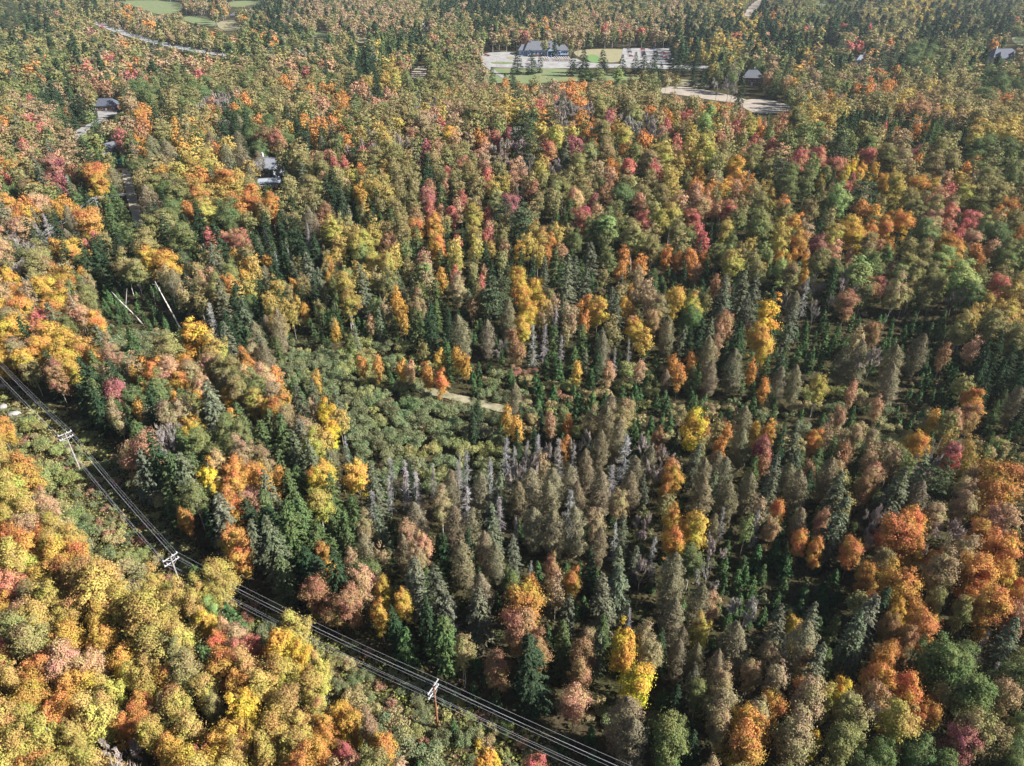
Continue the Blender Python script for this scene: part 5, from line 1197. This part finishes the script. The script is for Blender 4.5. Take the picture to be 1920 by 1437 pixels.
((1280, 957), """60 120 160 my 230 70 70 dw 410 90 90 dw 620 60 90 fg 540 160 90 fg 520 40 50 mo 240 230 90 fg 410 270 100 fg 300 290 100 mo 490 120 50 mk 660 210 70 mo 730 240 60 mo 770 90 60 mk 830 110 170 sg 950 230 130 mo 1040 210 100 np 1200 170 230 mo
1270 90 170 mo 1170 60 110 np 1470 160 140 np 1650 150 140 mo 1780 250 190 mo 1560 260 180 bb 1290 270 120 mo 150 560 100 mk 130 420 130 np 60 560 140 tb 230 420 70 fg 100 700 90 by 170 750 60 fg 420 480 150 np 560 430 80 fg 650 480 120 np
780 500 90 fg 860 490 80 fg 800 590 60 fg 1200 440 200 mo 1190 600 110 my 1280 580 110 mo 1050 500 80 mo 1090 560 130 sd 1020 640 180 sg 950 760 180 sg 830 680 120 cg 700 650 140 sg 640 790 200 tb 520 700 160 sg 340 620 150 np 290 760 170 tb
600 680 50 my 660 870 50 mo 700 900 160 sg 370 930 110 bb 520 980 140 bb 1110 870 150 mo 1090 950 160 mo 1160 840 110 mo 1050 1060 170 mb 1430 880 300 og 1550 880 190 og 1350 690 160 mo 1700 560 210 mo 1780 420 150 my 1860 640 150 mk 1880 460 100 mo
1660 780 80 dw 1830 790 180 sg 1880 860 110 bo 1250 740 80 mb 1790 1080 160 mk 1600 1060 210 bg 1650 1240 240 bo 1760 1300 180 bo 1880 1230 120 bg 1530 1350 170 mp 1300 1210 130 mo 1370 1160 150 mo 1430 1080 90 bo 1200 1230 210 by 900 1150 150 bo
880 1050 100 ay 960 1230 170 bo 880 1340 190 bo 1040 1080 110 mo 1070 1170 90 np 420 1140 140 bb 500 1110 150 mo 370 1250 220 my 330 1350 220 mo 620 1280 240 bb 200 1230 140 bb 40 1240 90 fg 60 1350 130 sd 1100 1400 180 og 1300 1370 200 og
1850 1400 170 og"""),
]
# ------------------------------------------------------------------ where every tree stands
R = np.random.default_rng(11)
TREES = []     # kind, colour code, x, y, z, D, H, hero
PRO = np.array(PROTECT)
def image_box(t):
    """projected crown centre, half width, half height and distance"""
    k, code, x, y, z, D, H = t[:7]
    zc = z + H * CENTRE[k]
    u, v, d = project(x, y, zc)
    _, v2, _ = project(x, y, z + H)
    base = {'m': 0.2, 'b': 0.3, 'a': 0.22, 'o': 0.14, 's': 0.06, 'p': 0.2, 'c': 0.05, 't': 0.12, 'f': 0.03, 'd': 0.12, 'n': 0.3, 'w': 0.05}[k]
    _, v3, _ = project(x, y, z + H * base)
    return u, (v2 + v3) / 2, 0.5 * D * FPX / d, max(0.5 * abs(v3 - v2), 0.35 * D * FPX / d), math.sqrt(x * x + y * y + (CAM_Z - zc) ** 2)
def blocks(t, pts, grow=0.9):
    if len(pts) == 0: return False
    u, v, a, b, dist = image_box(t)
    e = ((pts[:, 0] - u) / (a * grow)) ** 2 + ((pts[:, 1] - v) / (b * grow)) ** 2
    return bool(np.any((e < 1) & (pts[:, 2] > dist + 2)))
MB_ = [(np.array(m), min(p[0] for p in m), max(p[0] for p in m), min(p[1] for p in m), max(p[1] for p in m)) for m in MASKS]
def masked(x, y):
    for m, a, b, c, d in MB_:
        if a <= x <= b and c <= y <= d and inside(m, x, y): return True
    return False
heroes = []
for (ox, oy), txt in CATALOGUE:
    f = txt.split()
    for i in range(0, len(f) - 3, 4):
        u, v, w, code = ox + float(f[i]) / 2.994, oy + float(f[i + 1]) / 2.994, float(f[i + 2]) / 2.994, f[i + 3]
        if (ox, oy) == (0, 957): code = {'bo': 'bz', 'bg': 'bo', 'bb': 'bz'}.get(code, code)
        k = code[0]
        if v < 6: continue
        D, H = 5.0, 12.0
        for _ in range(5):
            H = height_for(k, D)
            p = at(u, v, H * CENTRE[k])
            d = depth_of(p[0], p[1], p[2] + H * CENTRE[k])
            D = float(np.clip(w * d / FPX, *DLIM[k]))
        H *= R.uniform(0.93, 1.07)
        t = [k, code, p[0], p[1], p[2], D, H, True]
        row = k == 's' and 940 < u < 1345 and 95 < v < 150
        if k != 'w' and not row and masked(p[0], p[1]) and not inside(CORRIDOR, p[0], p[1]):
            continue
        if k != 'w' and inside(CORRIDOR, p[0], p[1]) and k != 'f':
            # push the tree out of the corridor towards its own side
            best = None
            for r in np.arange(1, 12, 1.0):
                for a in np.linspace(0, 6.28, 16):
                    q = (p[0] + r * math.cos(a), p[1] + r * math.sin(a))
                    if not masked(*q): best = q; break
                if best: break
            if not best: continue
            t[2], t[3] = best; t[4] = float(ground_z(*best))
        if len(PRO) and (v > 175 or u < 850 or u > 1400) and blocks(t, PRO, 0.8 if (u < 560 and v < 360) else 0.5): continue
        if row: t[5] = min(t[5] * 1.3, 12.5); t[6] = 0.8 * t[5] + 10
        t[7] = 2 if row else 1
        heroes.append(t)
TREES += heroes
HI = np.array([[*image_box(t)] for t in heroes])          # image positions of the catalogue
HPTS = HI[:, [0, 1, 4]]
class Hash:
    def __init__(self, c): self.c, self.d = c, {}
    def add(self, x, y, r): self.d.setdefault((int(x // self.c), int(y // self.c)), []).append((x, y, r))
    def near(self, x, y, r, k):
        i, j = int(x // self.c), int(y // self.c)
        for a in range(i - 2, i + 3):
            for b in range(j - 2, j + 3):
                for (p, q, s) in self.d.get((a, b), ()):
                    if (p - x) ** 2 + (q - y) ** 2 < (k * (r + s)) ** 2: return True
        return False
hs = Hash(6.0)
for t in heroes: hs.add(t[2], t[3], t[5] / 2)
CALM = {'ay': 'by', 'mr': 'mk', 'mp': 'mb', 'ag': 'bg', 'my': 'my', 'dw': 'tb', 'mo': 'mo', 'wr': 'wo'}
DEADSTAND = [(690, 860), (800, 880), (960, 835), (1190, 850), (1230, 930), (1180, 990), (1000, 950), (840, 950), (720, 960)]
def choose(u, v):
    e = (HI[:, 0] - u) ** 2 + (1.3 * (HI[:, 1] - v)) ** 2
    idx = np.argpartition(e, 6)[:6]
    w = 1.0 / (e[idx] + 300.0)
    h = heroes[idx[R.choice(6, p=w / w.sum())]]
    code = h[1]
    if code in CALM and R.uniform() < 0.72: code = CALM[code]
    if inside(DEADSTAND, u, v) and R.uniform() < 0.6: return 'd', 'dw', R.uniform(3.5, 5.5)
    slope = v > 760 + 0.75 * u
    if code[0] == 'm' and R.uniform() < (0.5 if v < 520 else (0.3 if slope else 0.62)):
        code = str(R.choice(['bz', 'bo', 'bb', 'mk'], p=[0.5, 0.2, 0.2, 0.1]) if slope else R.choice(['bo', 'bg', 'bb', 'mk', 'sg', 'cg'], p=[0.37, 0.13, 0.15, 0.11, 0.12, 0.12]))
    if u < 720 and v < 640 and not slope and code[0] in 'mb' and R.uniform() < 0.26: code = str(R.choice(['bg', 'og', 'cg', 'sg', 'tb', 'sd']))
    if v < 130 and code[0] == 'm' and R.uniform() < 0.65: code = str(R.choice(['bo', 'bb', 'bg', 'sd', 'cg'], p=[0.35, 0.25, 0.15, 0.15, 0.1]))
    if v < 160 and code[0] in 'mb' and R.uniform() < (0.42 if u > 1180 else 0.16): code = str(R.choice(['sd', 'cg', 'pg', 'bg', 'og']))
    if code == 'dw' and R.uniform() < 0.4: code = 'tb'
    if code == 'tb':
        q = R.uniform()
        code = 'tb' if q < 0.38 else ('sd' if q < 0.68 else ('sg' if q < 0.82 else 'cg'))
    k = code[0]
    return k, code, h[5]
def try_tree(x, y, k, code, D, pack, hide=0.62):
    D = float(np.clip(D, *DLIM[k]))
    if masked(x, y): return False
    if k in 'stpcd': pack *= 1.2
    if x > -35 and y < 330: pack *= 1.25
    if y < 175 and x < -0.55 * (y - 62) - 10: pack, D = 0.56, max(D, 5.0)
    if k not in 'f' and any(inside(q, x, y) for q in OPEN): k, code, D = 'f', 'fg', R.uniform(1.8, 3.2)
    if hs.near(x, y, D / 2, pack): return False
    if k != 'w' and inside(THICKET, x, y): k, code, D = 'w', ('wo' if R.uniform() < 0.75 else 'wy'), R.uniform(2.2, 4.2)
    if k not in 'wf' and inside(MEADOW, x, y): k, code, D = 'w', str(R.choice(['wt', 'wy', 'wo', 'wr'])), R.uniform(2, 3.6)
    z = float(ground_z(x, y))
    H = height_for(k, D) * (R.uniform(0.7, 1.12) if k in 'stc' else R.uniform(0.85, 1.12))
    t = [k, code, x, y, z, D, H, False]
    if blocks(t, PRO, 0.9) or blocks(t, HPTS, hide): return False
    TREES.append(t); hs.add(x, y, D / 2)
    return True
def candidates(y0, y1, cell, margin):
    out = []
    for y in np.arange(y0, y1, cell):
        half = (PW / 2 / FPX) * (y * CT + CAM_Z * ST) + margin
        xs = np.arange(-half, half + (25 if y < 500 else 0), cell)
        for x in xs:
            out.append((x + R.uniform(-0.5, 0.5) * cell, y + R.uniform(-0.5, 0.5) * cell))
    R.shuffle(out)
    return out
# tall dark trees along the forest side of the corridor
edge = [at(u, v) for u, v in [(-40, 690), (110, 762), (225, 842), (285, 927), (345, 997), (410, 1067), (530, 1127), (640, 1192), (750, 1237), (910, 1327), (1100, 1430)]]
for i in range(len(edge) - 1):
    a_, b_ = edge[i][:2], edge[i + 1][:2]
    L_ = np.linalg.norm(b_ - a_); dr_ = (b_ - a_) / L_; nr_ = np.array([-dr_[1], dr_[0]])
    if nr_[0] < 0: nr_ = -nr_
    for s_ in np.arange(0, L_, 3.4):
        for w_ in (3.0, 7.5):
            q_ = a_ + dr_ * (s_ + R.uniform(-1, 1)) + nr_ * (w_ + R.uniform(-1, 1.5))
            k_, c_ = [('s', 'sd'), ('s', 'sg'), ('c', 'cg'), ('o', 'og'), ('s', 'sd')][int(R.integers(0, 5))]
            try_tree(float(q_[0]), float(q_[1]), k_, c_, R.uniform(5.2, 7.0), 0.5, 0.35)
for y0, y1, cell, pack, ds in ((40, 175, 2.6, 0.64, (0.8, 1.15)), (175, 330, 2.6, 0.72, (0.75, 1.05)), (330, 640, 3.6, 0.80, (0.75, 1.05)), (640, 1050, 5.5, 0.86, (0.85, 1.15)), (1050, 2300, 8.5, 0.9, (1.0, 1.3))):
    for x, y in candidates(y0, y1, cell, 14):
        u, v, d = project(x, y, float(ground_z(x, y)) + 9)
        k, code, D = choose(min(max(u, 0), PW), min(max(v, 0), PH))
        if y1 > 700 and k in 'dfnt': k, code = ('b', 'bo') if R.uniform() < 0.6 else ('s', 'sd')
        try_tree(x, y, k, code, D * R.uniform(*ds), pack)
# low growth in the gaps
for x, y in candidates(45, 420, 3.0, 8):
    r = R.uniform()
    k, code = ('f', 'fg') if r < 0.62 else (('c', 'cg') if r < 0.8 else (('w', 'wo') if r < 0.9 else ('w', 'wt')))
    if y > 230 and k == 'w': k, code = 'f', 'fg'
    D = R.uniform(1.6, 3.0) if k != 'c' else 3.0
    if k == 'f' and R.uniform() < 0.3: continue
    try_tree(x, y, k, code, D, 0.62, 0.5)
# brush in the corridor: knee to head high shrubs
cx0, cx1 = min(p[0] for p in CORRIDOR), max(p[0] for p in CORRIDOR)
cy0, cy1 = min(p[1] for p in CORRIDOR), max(p[1] for p in CORRIDOR)
for x in np.arange(cx0, cx1, 2.4):
    for y in np.arange(max(cy0, 45), cy1, 2.4):
        xx, yy = x + R.uniform(-1, 1), y + R.uniform(-1, 1)
        if not inside(CORRIDOR, xx, yy): continue
        code = R.choice(['wo', 'wy', 'wt', 'wr', 'wo'], p=[0.35, 0.3, 0.17, 0.08, 0.1])
        D = R.uniform(1.8, 2.8)
        if hs.near(xx, yy, D / 2, 0.7): continue
        t = ['w', str(code), xx, yy, float(ground_z(xx, yy)), D, R.uniform(0.7, 1.7), False]
        if blocks(t, PRO, 0.8): continue
        TREES.append(t); hs.add(xx, yy, D / 2)

# ------------------------------------------------------------------ build: the largest in view of each kind as objects, the rest of a kind as one mass
def tint(code):
    c = np.array(PAL[code]) * R.uniform(0.84, 1.14)
    if code[0] in 'mba': c = c * 0.91 + 0.09 * (0.3 * c[0] + 0.6 * c[1] + 0.1 * c[2])
    return np.clip(c * R.uniform(0.94, 1.06, 3), 0, 1)
for t in TREES:
    u, v, a, b, dist = image_box(t)
    seen = -a < u < PW + a and -b < v < PH + b
    t += [u, v, a, b, dist, (a * b * (1.0, 1.25, 8.0)[int(t[7])]) if seen else 0.0, tint(t[1])]
PARTS_PX = 9.0
INDIV, REST = [], {}
for k in KIND:
    mine = sorted([t for t in TREES if t[0] == k], key=lambda t: -t[13])
    cap = 290
    for i, t in enumerate(mine):
        if i < cap and t[13] > 16: INDIV.append(t)
        else: REST.setdefault(k, []).append(t)
def build_tree(t):
    k, code, x, y, z, D, H = t[:7]
    nm, cat, dims = KIND[k][0], KIND[k][1], KIND[k][2]
    v = int(R.integers(0, len(PROTO[k])))
    cm, tm = PROTO[k][v]
    e = empty(nm, (x, y, z), R.uniform(0, 6.283))
    e.rotation_euler = (R.normal(0, 0.02), R.normal(0, 0.02), R.uniform(0, 6.283))
    if k in 'dtsp': e.rotation_euler[0] = R.normal(0, 0.035); e.rotation_euler[1] = R.normal(0, 0.035)
    s = D / dims[0]
    e.scale = (s, s * R.uniform(0.92, 1.08), H / dims[1])
    c = link('crown', cm, e)
    c.color = (*t[14], 1)
    link('trunk', tm, e)
    tag(e, None, cat, {'w': 'shrubs of the thicket and the corridor', 'd': 'standing dead trees', 'n': 'leafless trees'}.get(k, cat.replace('young fir', 'young firs') + (' trees of the wood' if k != 'f' else ' of the undergrowth')))
    return e
for t in INDIV: t.append(build_tree(t))

def leaf_tris(cq):
    tri = cq[:, [0, 1, 3]] if cq.shape[1] == 4 else cq
    c = cq.mean(axis=1, keepdims=True)
    return c + (tri - tri.mean(axis=1, keepdims=True)) * 1.35
BARKC = {'white': (0.5, 0.47, 0.43), 'grey': (0.18, 0.155, 0.135), 'brown': (0.1, 0.075, 0.055), 'dead': (0.42, 0.39, 0.39)}
STUFF_NAME = {'m': 'maple_woods', 'b': 'birch_woods', 'a': 'aspen_woods', 'o': 'oak_woods', 's': 'spruce_woods', 'p': 'pine_woods', 'c': 'cedar_woods', 't': 'larch_woods', 'f': 'young_fir_undergrowth', 'd': 'dead_woods', 'n': 'bare_woods', 'w': 'brush_vegetation'}
for k, lst in REST.items():
    dims, fol, bark = KIND[k][2], KIND[k][3], KIND[k][4]
    groups = {}
    for t in lst:
        lod = 0 if t[12] < 330 else (1 if t[12] < 620 else 2)
        groups.setdefault((lod, int(R.integers(0, 3))), []).append(t)
    VV, CC = [], []
    for (lod, v), ts in groups.items():
        cq, cr, tq = LOD[k][lod][v]
        tri = leaf_tris(cq)
        zf = tri[:, :, 2].mean(axis=1) / dims[1]
        gr = np.clip(0.75 - zf, -0.2, 0.5)[:, None] * np.array([-0.28, 0.08, -0.05]) if fol == 'broad' else 0.0
        hue = np.random.default_rng(3).normal(0, 0.06, (len(tri), 3))
        lc = (0.74 + 0.52 * cr)[:, None] * (1 + hue + gr)
        ttri = np.concatenate([tq[:, [0, 1, 2]], tq[:, [0, 2, 3]]])
        n = len(ts)
        th = R.uniform(0, 6.283, n)
        sx = np.array([t[5] / dims[0] for t in ts]); sz = np.array([t[6] / dims[1] for t in ts])
        loc = np.array([t[2:5] for t in ts])
        ca, sa = np.cos(th) * sx, np.sin(th) * sx
        for tris, is_leaf in ((tri, True), (ttri, False)):
            P = tris.reshape(-1, 3)
            W = np.empty((n, len(P), 3), np.float32)
            W[:, :, 0] = ca[:, None] * P[:, 0] - sa[:, None] * P[:, 1] + loc[:, 0:1]
            W[:, :, 1] = sa[:, None] * P[:, 0] + ca[:, None] * P[:, 1] + loc[:, 1:2]
            W[:, :, 2] = sz[:, None] * P[:, 2] + loc[:, 2:3]
            VV.append(W.reshape(-1, 3))
            if is_leaf:
                base = np.array([t[14] for t in ts])
                c = base[:, None, :] * lc[None]
                c = np.repeat(c, 3, axis=1)
            else:
                c = np.broadcast_to(np.array(BARKC[bark]), (n, len(P), 3))
            CC.append(np.concatenate([np.clip(c, 0, 1), np.ones((*c.shape[:2], 1))], axis=2).reshape(-1, 4).astype(np.float32))
    VV, CC = np.concatenate(VV), np.concatenate(CC)
    me = quick_mesh(STUFF_NAME[k], VV, np.arange(len(VV)), 3, [WOODS[fol]], {'leaf_colour': ('FLOAT_COLOR', CC)})
    tag(link(STUFF_NAME[k], me), f'the further and smaller {KIND[k][1]} growth of the woods', kind='stuff')

# undergrowth of grass, ferns and seedlings
UG = []
UC = []
def strew(pts, hmin, hmax, n, cols, size):
    pts = np.asarray(pts)
    m = len(pts)
    if m == 0: return
    rep = np.repeat(pts, n, axis=0)
    P = rep + np.column_stack([R.normal(0, 0.45, (m * n, 2)), np.zeros(m * n)])
    P[:, 2] = ground_z(P[:, 0], P[:, 1]) + R.uniform(hmin, hmax, m * n)
    nn = unit(R.normal(0, 0.6, (m * n, 3)) + [0, 0, 0.9])
    t = unit(np.cross(nn, R.normal(size=(m * n, 3))))
    b = np.cross(nn, t)
    s = (size * R.uniform(0.6, 1.4, m * n))[:, None]
    tri = np.stack([P - t * s * 0.5, P + t * s * 0.5, P + b * s * 0.8], axis=1)
    ci = np.repeat(R.integers(0, len(cols), m), n)
    c = np.array(cols)[ci] * R.uniform(0.65, 1.3, (m * n, 1))
    UG.append(tri.reshape(-1, 3)); UC.append(np.repeat(np.column_stack([c, np.ones(m * n)]), 3, axis=0))
floor = []
for x, y in candidates(42, 330, 2.2, 5):
    if not masked(x, y): floor.append((x, y, 0))
strew(floor, 0.1, 0.9, 7, [(0.07, 0.09, 0.04), (0.10, 0.10, 0.045), (0.14, 0.095, 0.055), (0.06, 0.085, 0.04)], 0.5)
cor = []
for x in np.arange(cx0, cx1, 0.9):
    for y in np.arange(max(cy0, 45), cy1, 0.9):
        xx, yy = x + R.uniform(-.45, .45), y + R.uniform(-.45, .45)
        if inside(CORRIDOR, xx, yy): cor.append((xx, yy, 0))
strew(cor, 0.05, 0.75, 9, [(0.22, 0.23, 0.08), (0.30, 0.27, 0.10), (0.17, 0.19, 0.07), (0.33, 0.25, 0.13), (0.26, 0.17, 0.10), (0.28, 0.31, 0.08)], 0.36)
VV, CC = np.concatenate(UG), np.concatenate(UC)
tag(link('undergrowth', quick_mesh('undergrowth', VV, np.arange(len(VV)), 3, [WOODS['broad']], {'leaf_colour': ('FLOAT_COLOR', CC)})), 'low grass, ferns and seedlings under the trees and cables', kind='stuff')
print('TREES', len(TREES), 'heroes', len(heroes), 'individual', len(INDIV), {k: len(v) for k, v in REST.items()})
# ------------------------------------------------------------------ leaning dead trunks of the cut-over patch
def lean_snag(base, top, ztop, r, label, twigs=12, seed=1, fork=None):
    rg = np.random.default_rng(seed)
    a = at(*base)
    b = at(*top, ztop); b = b + [0, 0, ztop]
    e = tag(empty('dead_tree', a), label, 'dead tree', 'standing dead trees')
    d = b - a
    pts = [np.array([0, 0, -0.4]), d * 0.35 + rg.normal(0, 0.12, 3), d * 0.7 + rg.normal(0, 0.15, 3), d]
    Mesh().tube(pts, [r, r * 0.85, r * 0.6, r * 0.25], 7).build('trunk', BARK['white'], e)
    C = Mesh()
    L = np.linalg.norm(d)
    for i in range(twigs):
        t = rg.uniform(0.55, 1.0)
        o = d * t
        q = o + unit(rg.normal(size=3) * [1, 1, 0.5] + d / L * 0.9) * rg.uniform(0.12, 0.28) * L * 0.6
        C.tube([o, (o + q) / 2 + rg.normal(0, 0.1, 3), q], [r * 0.35, r * 0.22, r * 0.08], 4)
    if fork:
        q = at(*fork[0], fork[1]) + [0, 0, fork[1]] - a
        C.tube([d * fork[2], (d * fork[2] + q) / 2, q], [r * 0.6, r * 0.5, r * 0.2], 6)
    C.build('branch', BARK['dead'], e)
lean_snag((175, 640), (132, 556), 15, 0.22, 'tall white snag with broken top standing over the orange maples', 16, 2)
lean_snag((268, 607), (209, 547), 9, 0.22, 'pale leaning trunk with one forked limb over the dark clearing', 3, 3, ((238, 541), 9.5, 0.55))
lean_snag((342, 622), (290, 527), 14, 0.26, 'white birch trunk leaning beside the crimson-leaved sapling', 5, 4)
lean_snag((330, 580), (322, 528), 12, 0.16, 'straight thin white birch stem between the leaning trunks', 4, 5)
lean_snag((290, 579), (287, 545), 8, 0.14, 'short white stem behind the leaning birch trunks', 2, 6)
lean_snag((395, 628), (381, 590), 8, 0.13, 'small bare grey sapling in the shade of dark spruces', 18, 7)
lean_snag((1312, 1222), (1330, 1219), 0.8, 0.24, 'pale fallen log lying beside the yellow-leaved sapling', 2, 8)
lean_snag((215, 655), (208, 636), 5, 0.16, 'broken pale stump near the golden maples', 2, 9)

# ------------------------------------------------------------------ air
hz = Mesh().box((0, 1500, 51.5), (5200, 3400, 107)).build('haze', mat('thin autumn haze', lambda nt, out: None))
_nt = hz.data.materials[0].node_tree
_v = _nt.nodes.new('ShaderNodeVolumePrincipled')
_v.inputs['Color'].default_value = (0.80, 0.88, 1.0, 1)
_v.inputs['Density'].default_value = 0.00007
_v.inputs['Anisotropy'].default_value = 0.2
_nt.links.new(_v.outputs[0], [n for n in _nt.nodes if n.type == 'OUTPUT_MATERIAL'][0].inputs['Volume'])
tag(hz, 'thin bluish haze over the far woods', kind='stuff')
# ------------------------------------------------------------------ a label for every tree: its look, its neighbours, where it stands
PLACES = [('near the full-length power pole', 135, 845), ('near the pole sunk in bushes', 325, 1055), ('near the brown power pole', 818, 1320), ('by the lower cables', 1020, 1400), ('by the upper cables', 40, 730),
          ('at the alder thicket', 740, 800), ('by the grassy trail', 890, 750), ('among the dead snags', 1000, 880), ('near the white-roofed chalet', 505, 315), ('near the slate-roofed house', 203, 195),
          ('by the curving drive', 150, 255), ('by the gravel track', 255, 410), ('near the short-line pole', 185, 390), ('near the leaning white trunks', 290, 570), ('by the shaded lane', 1790, 310), ('by the sand strip', 1310, 180),
          ('by the rounded sand end', 1450, 205), ('near the blue clubhouse', 1020, 85), ('by the clubhouse lawn', 1000, 150), ('near the car park', 1210, 110), ('by the far highway', 290, 75), ('near the dark-gabled house', 1875, 108),
          ('near the brick house', 1408, 140), ('near the log house', 566, 50), ('near the fallen log', 1320, 1220), ('near the reddish meadow', 980, 690), ('on the ridge middle', 1080, 320), ('on the ridge top', 850, 210)]
def place_of(u, v):
    b = min(PLACES, key=lambda p: (p[1] - u) ** 2 + (p[2] - v) ** 2)
    if (b[1] - u) ** 2 + (b[2] - v) ** 2 < 170 ** 2: return b[0]
    r = ['upper', 'middle', 'lower'][min(2, int(v / 480))]
    c = ['far left', 'centre-left', 'centre', 'centre-right', 'far right'][min(4, max(0, int(u / 384)))]
    return f'in the {r} {c}'
NOUN = {k: KIND[k][1] for k in KIND}
NOUN['w'] = 'shrub'; NOUN['d'] = 'dead conifer'; NOUN['n'] = 'tree'
SORT = {'m': 5, 'b': 5, 'a': 5, 'o': 7, 's': 5, 'p': 6, 'c': 5, 't': 5, 'f': 2.4, 'd': 3.5, 'n': 5, 'w': 3.2}
def desc(t): return f'{COLOUR_WORD[t[1]]} {NOUN[t[0]]}'
def size_word(t):
    r = t[5] / SORT[t[0]]
    return 'big ' if r > 1.35 else ('slim ' if r < 0.72 else '')
def direction(t, o):
    du, dv = o[9] - t[9], o[10] - t[10]
    if abs(du) > abs(dv): return 'left of' if du > 0 else 'right of'
    return 'above' if dv > 0 else 'below'
UV = np.array([[t[9], t[10]] for t in INDIV])
taken = {o.get('label', '') for o in bpy.data.objects}
def words_in(s): return len(s.replace(',', '').split())
for i, t in enumerate(INDIV):
    e = t[15]
    d2 = (UV[:, 0] - t[9]) ** 2 + (UV[:, 1] - t[10]) ** 2
    near = [j for j in np.argsort(d2)[1:16]]
    pl = place_of(t[9], t[10])
    lab = None
    me_ = desc(t)
    nb = [INDIV[j] for j in near]
    trials = []
    for a_ in range(min(4, len(nb))):
        trials.append(f'{size_word(t)}{me_} {direction(t, nb[a_])} {desc(nb[a_])}, {pl}')
    for a_ in range(len(nb)):
        for b_ in range(a_ + 1, len(nb)):
            if a_ + b_ > 12: continue
            trials.append(f'{size_word(t)}{me_} {direction(t, nb[a_])} {desc(nb[a_])} and {direction(t, nb[b_])} {desc(nb[b_])}, {pl}')
            trials.append(f'{me_} {direction(t, nb[a_])} {desc(nb[a_])} and {direction(t, nb[b_])} {desc(nb[b_])}, {pl}')
    for s in trials:
        if s not in taken and 4 <= words_in(s) <= 16:
            lab = s; break
    if lab is None:
        lab = f'{me_} {pl} like its neighbours'
    taken.add(lab)
    e['label'] = lab
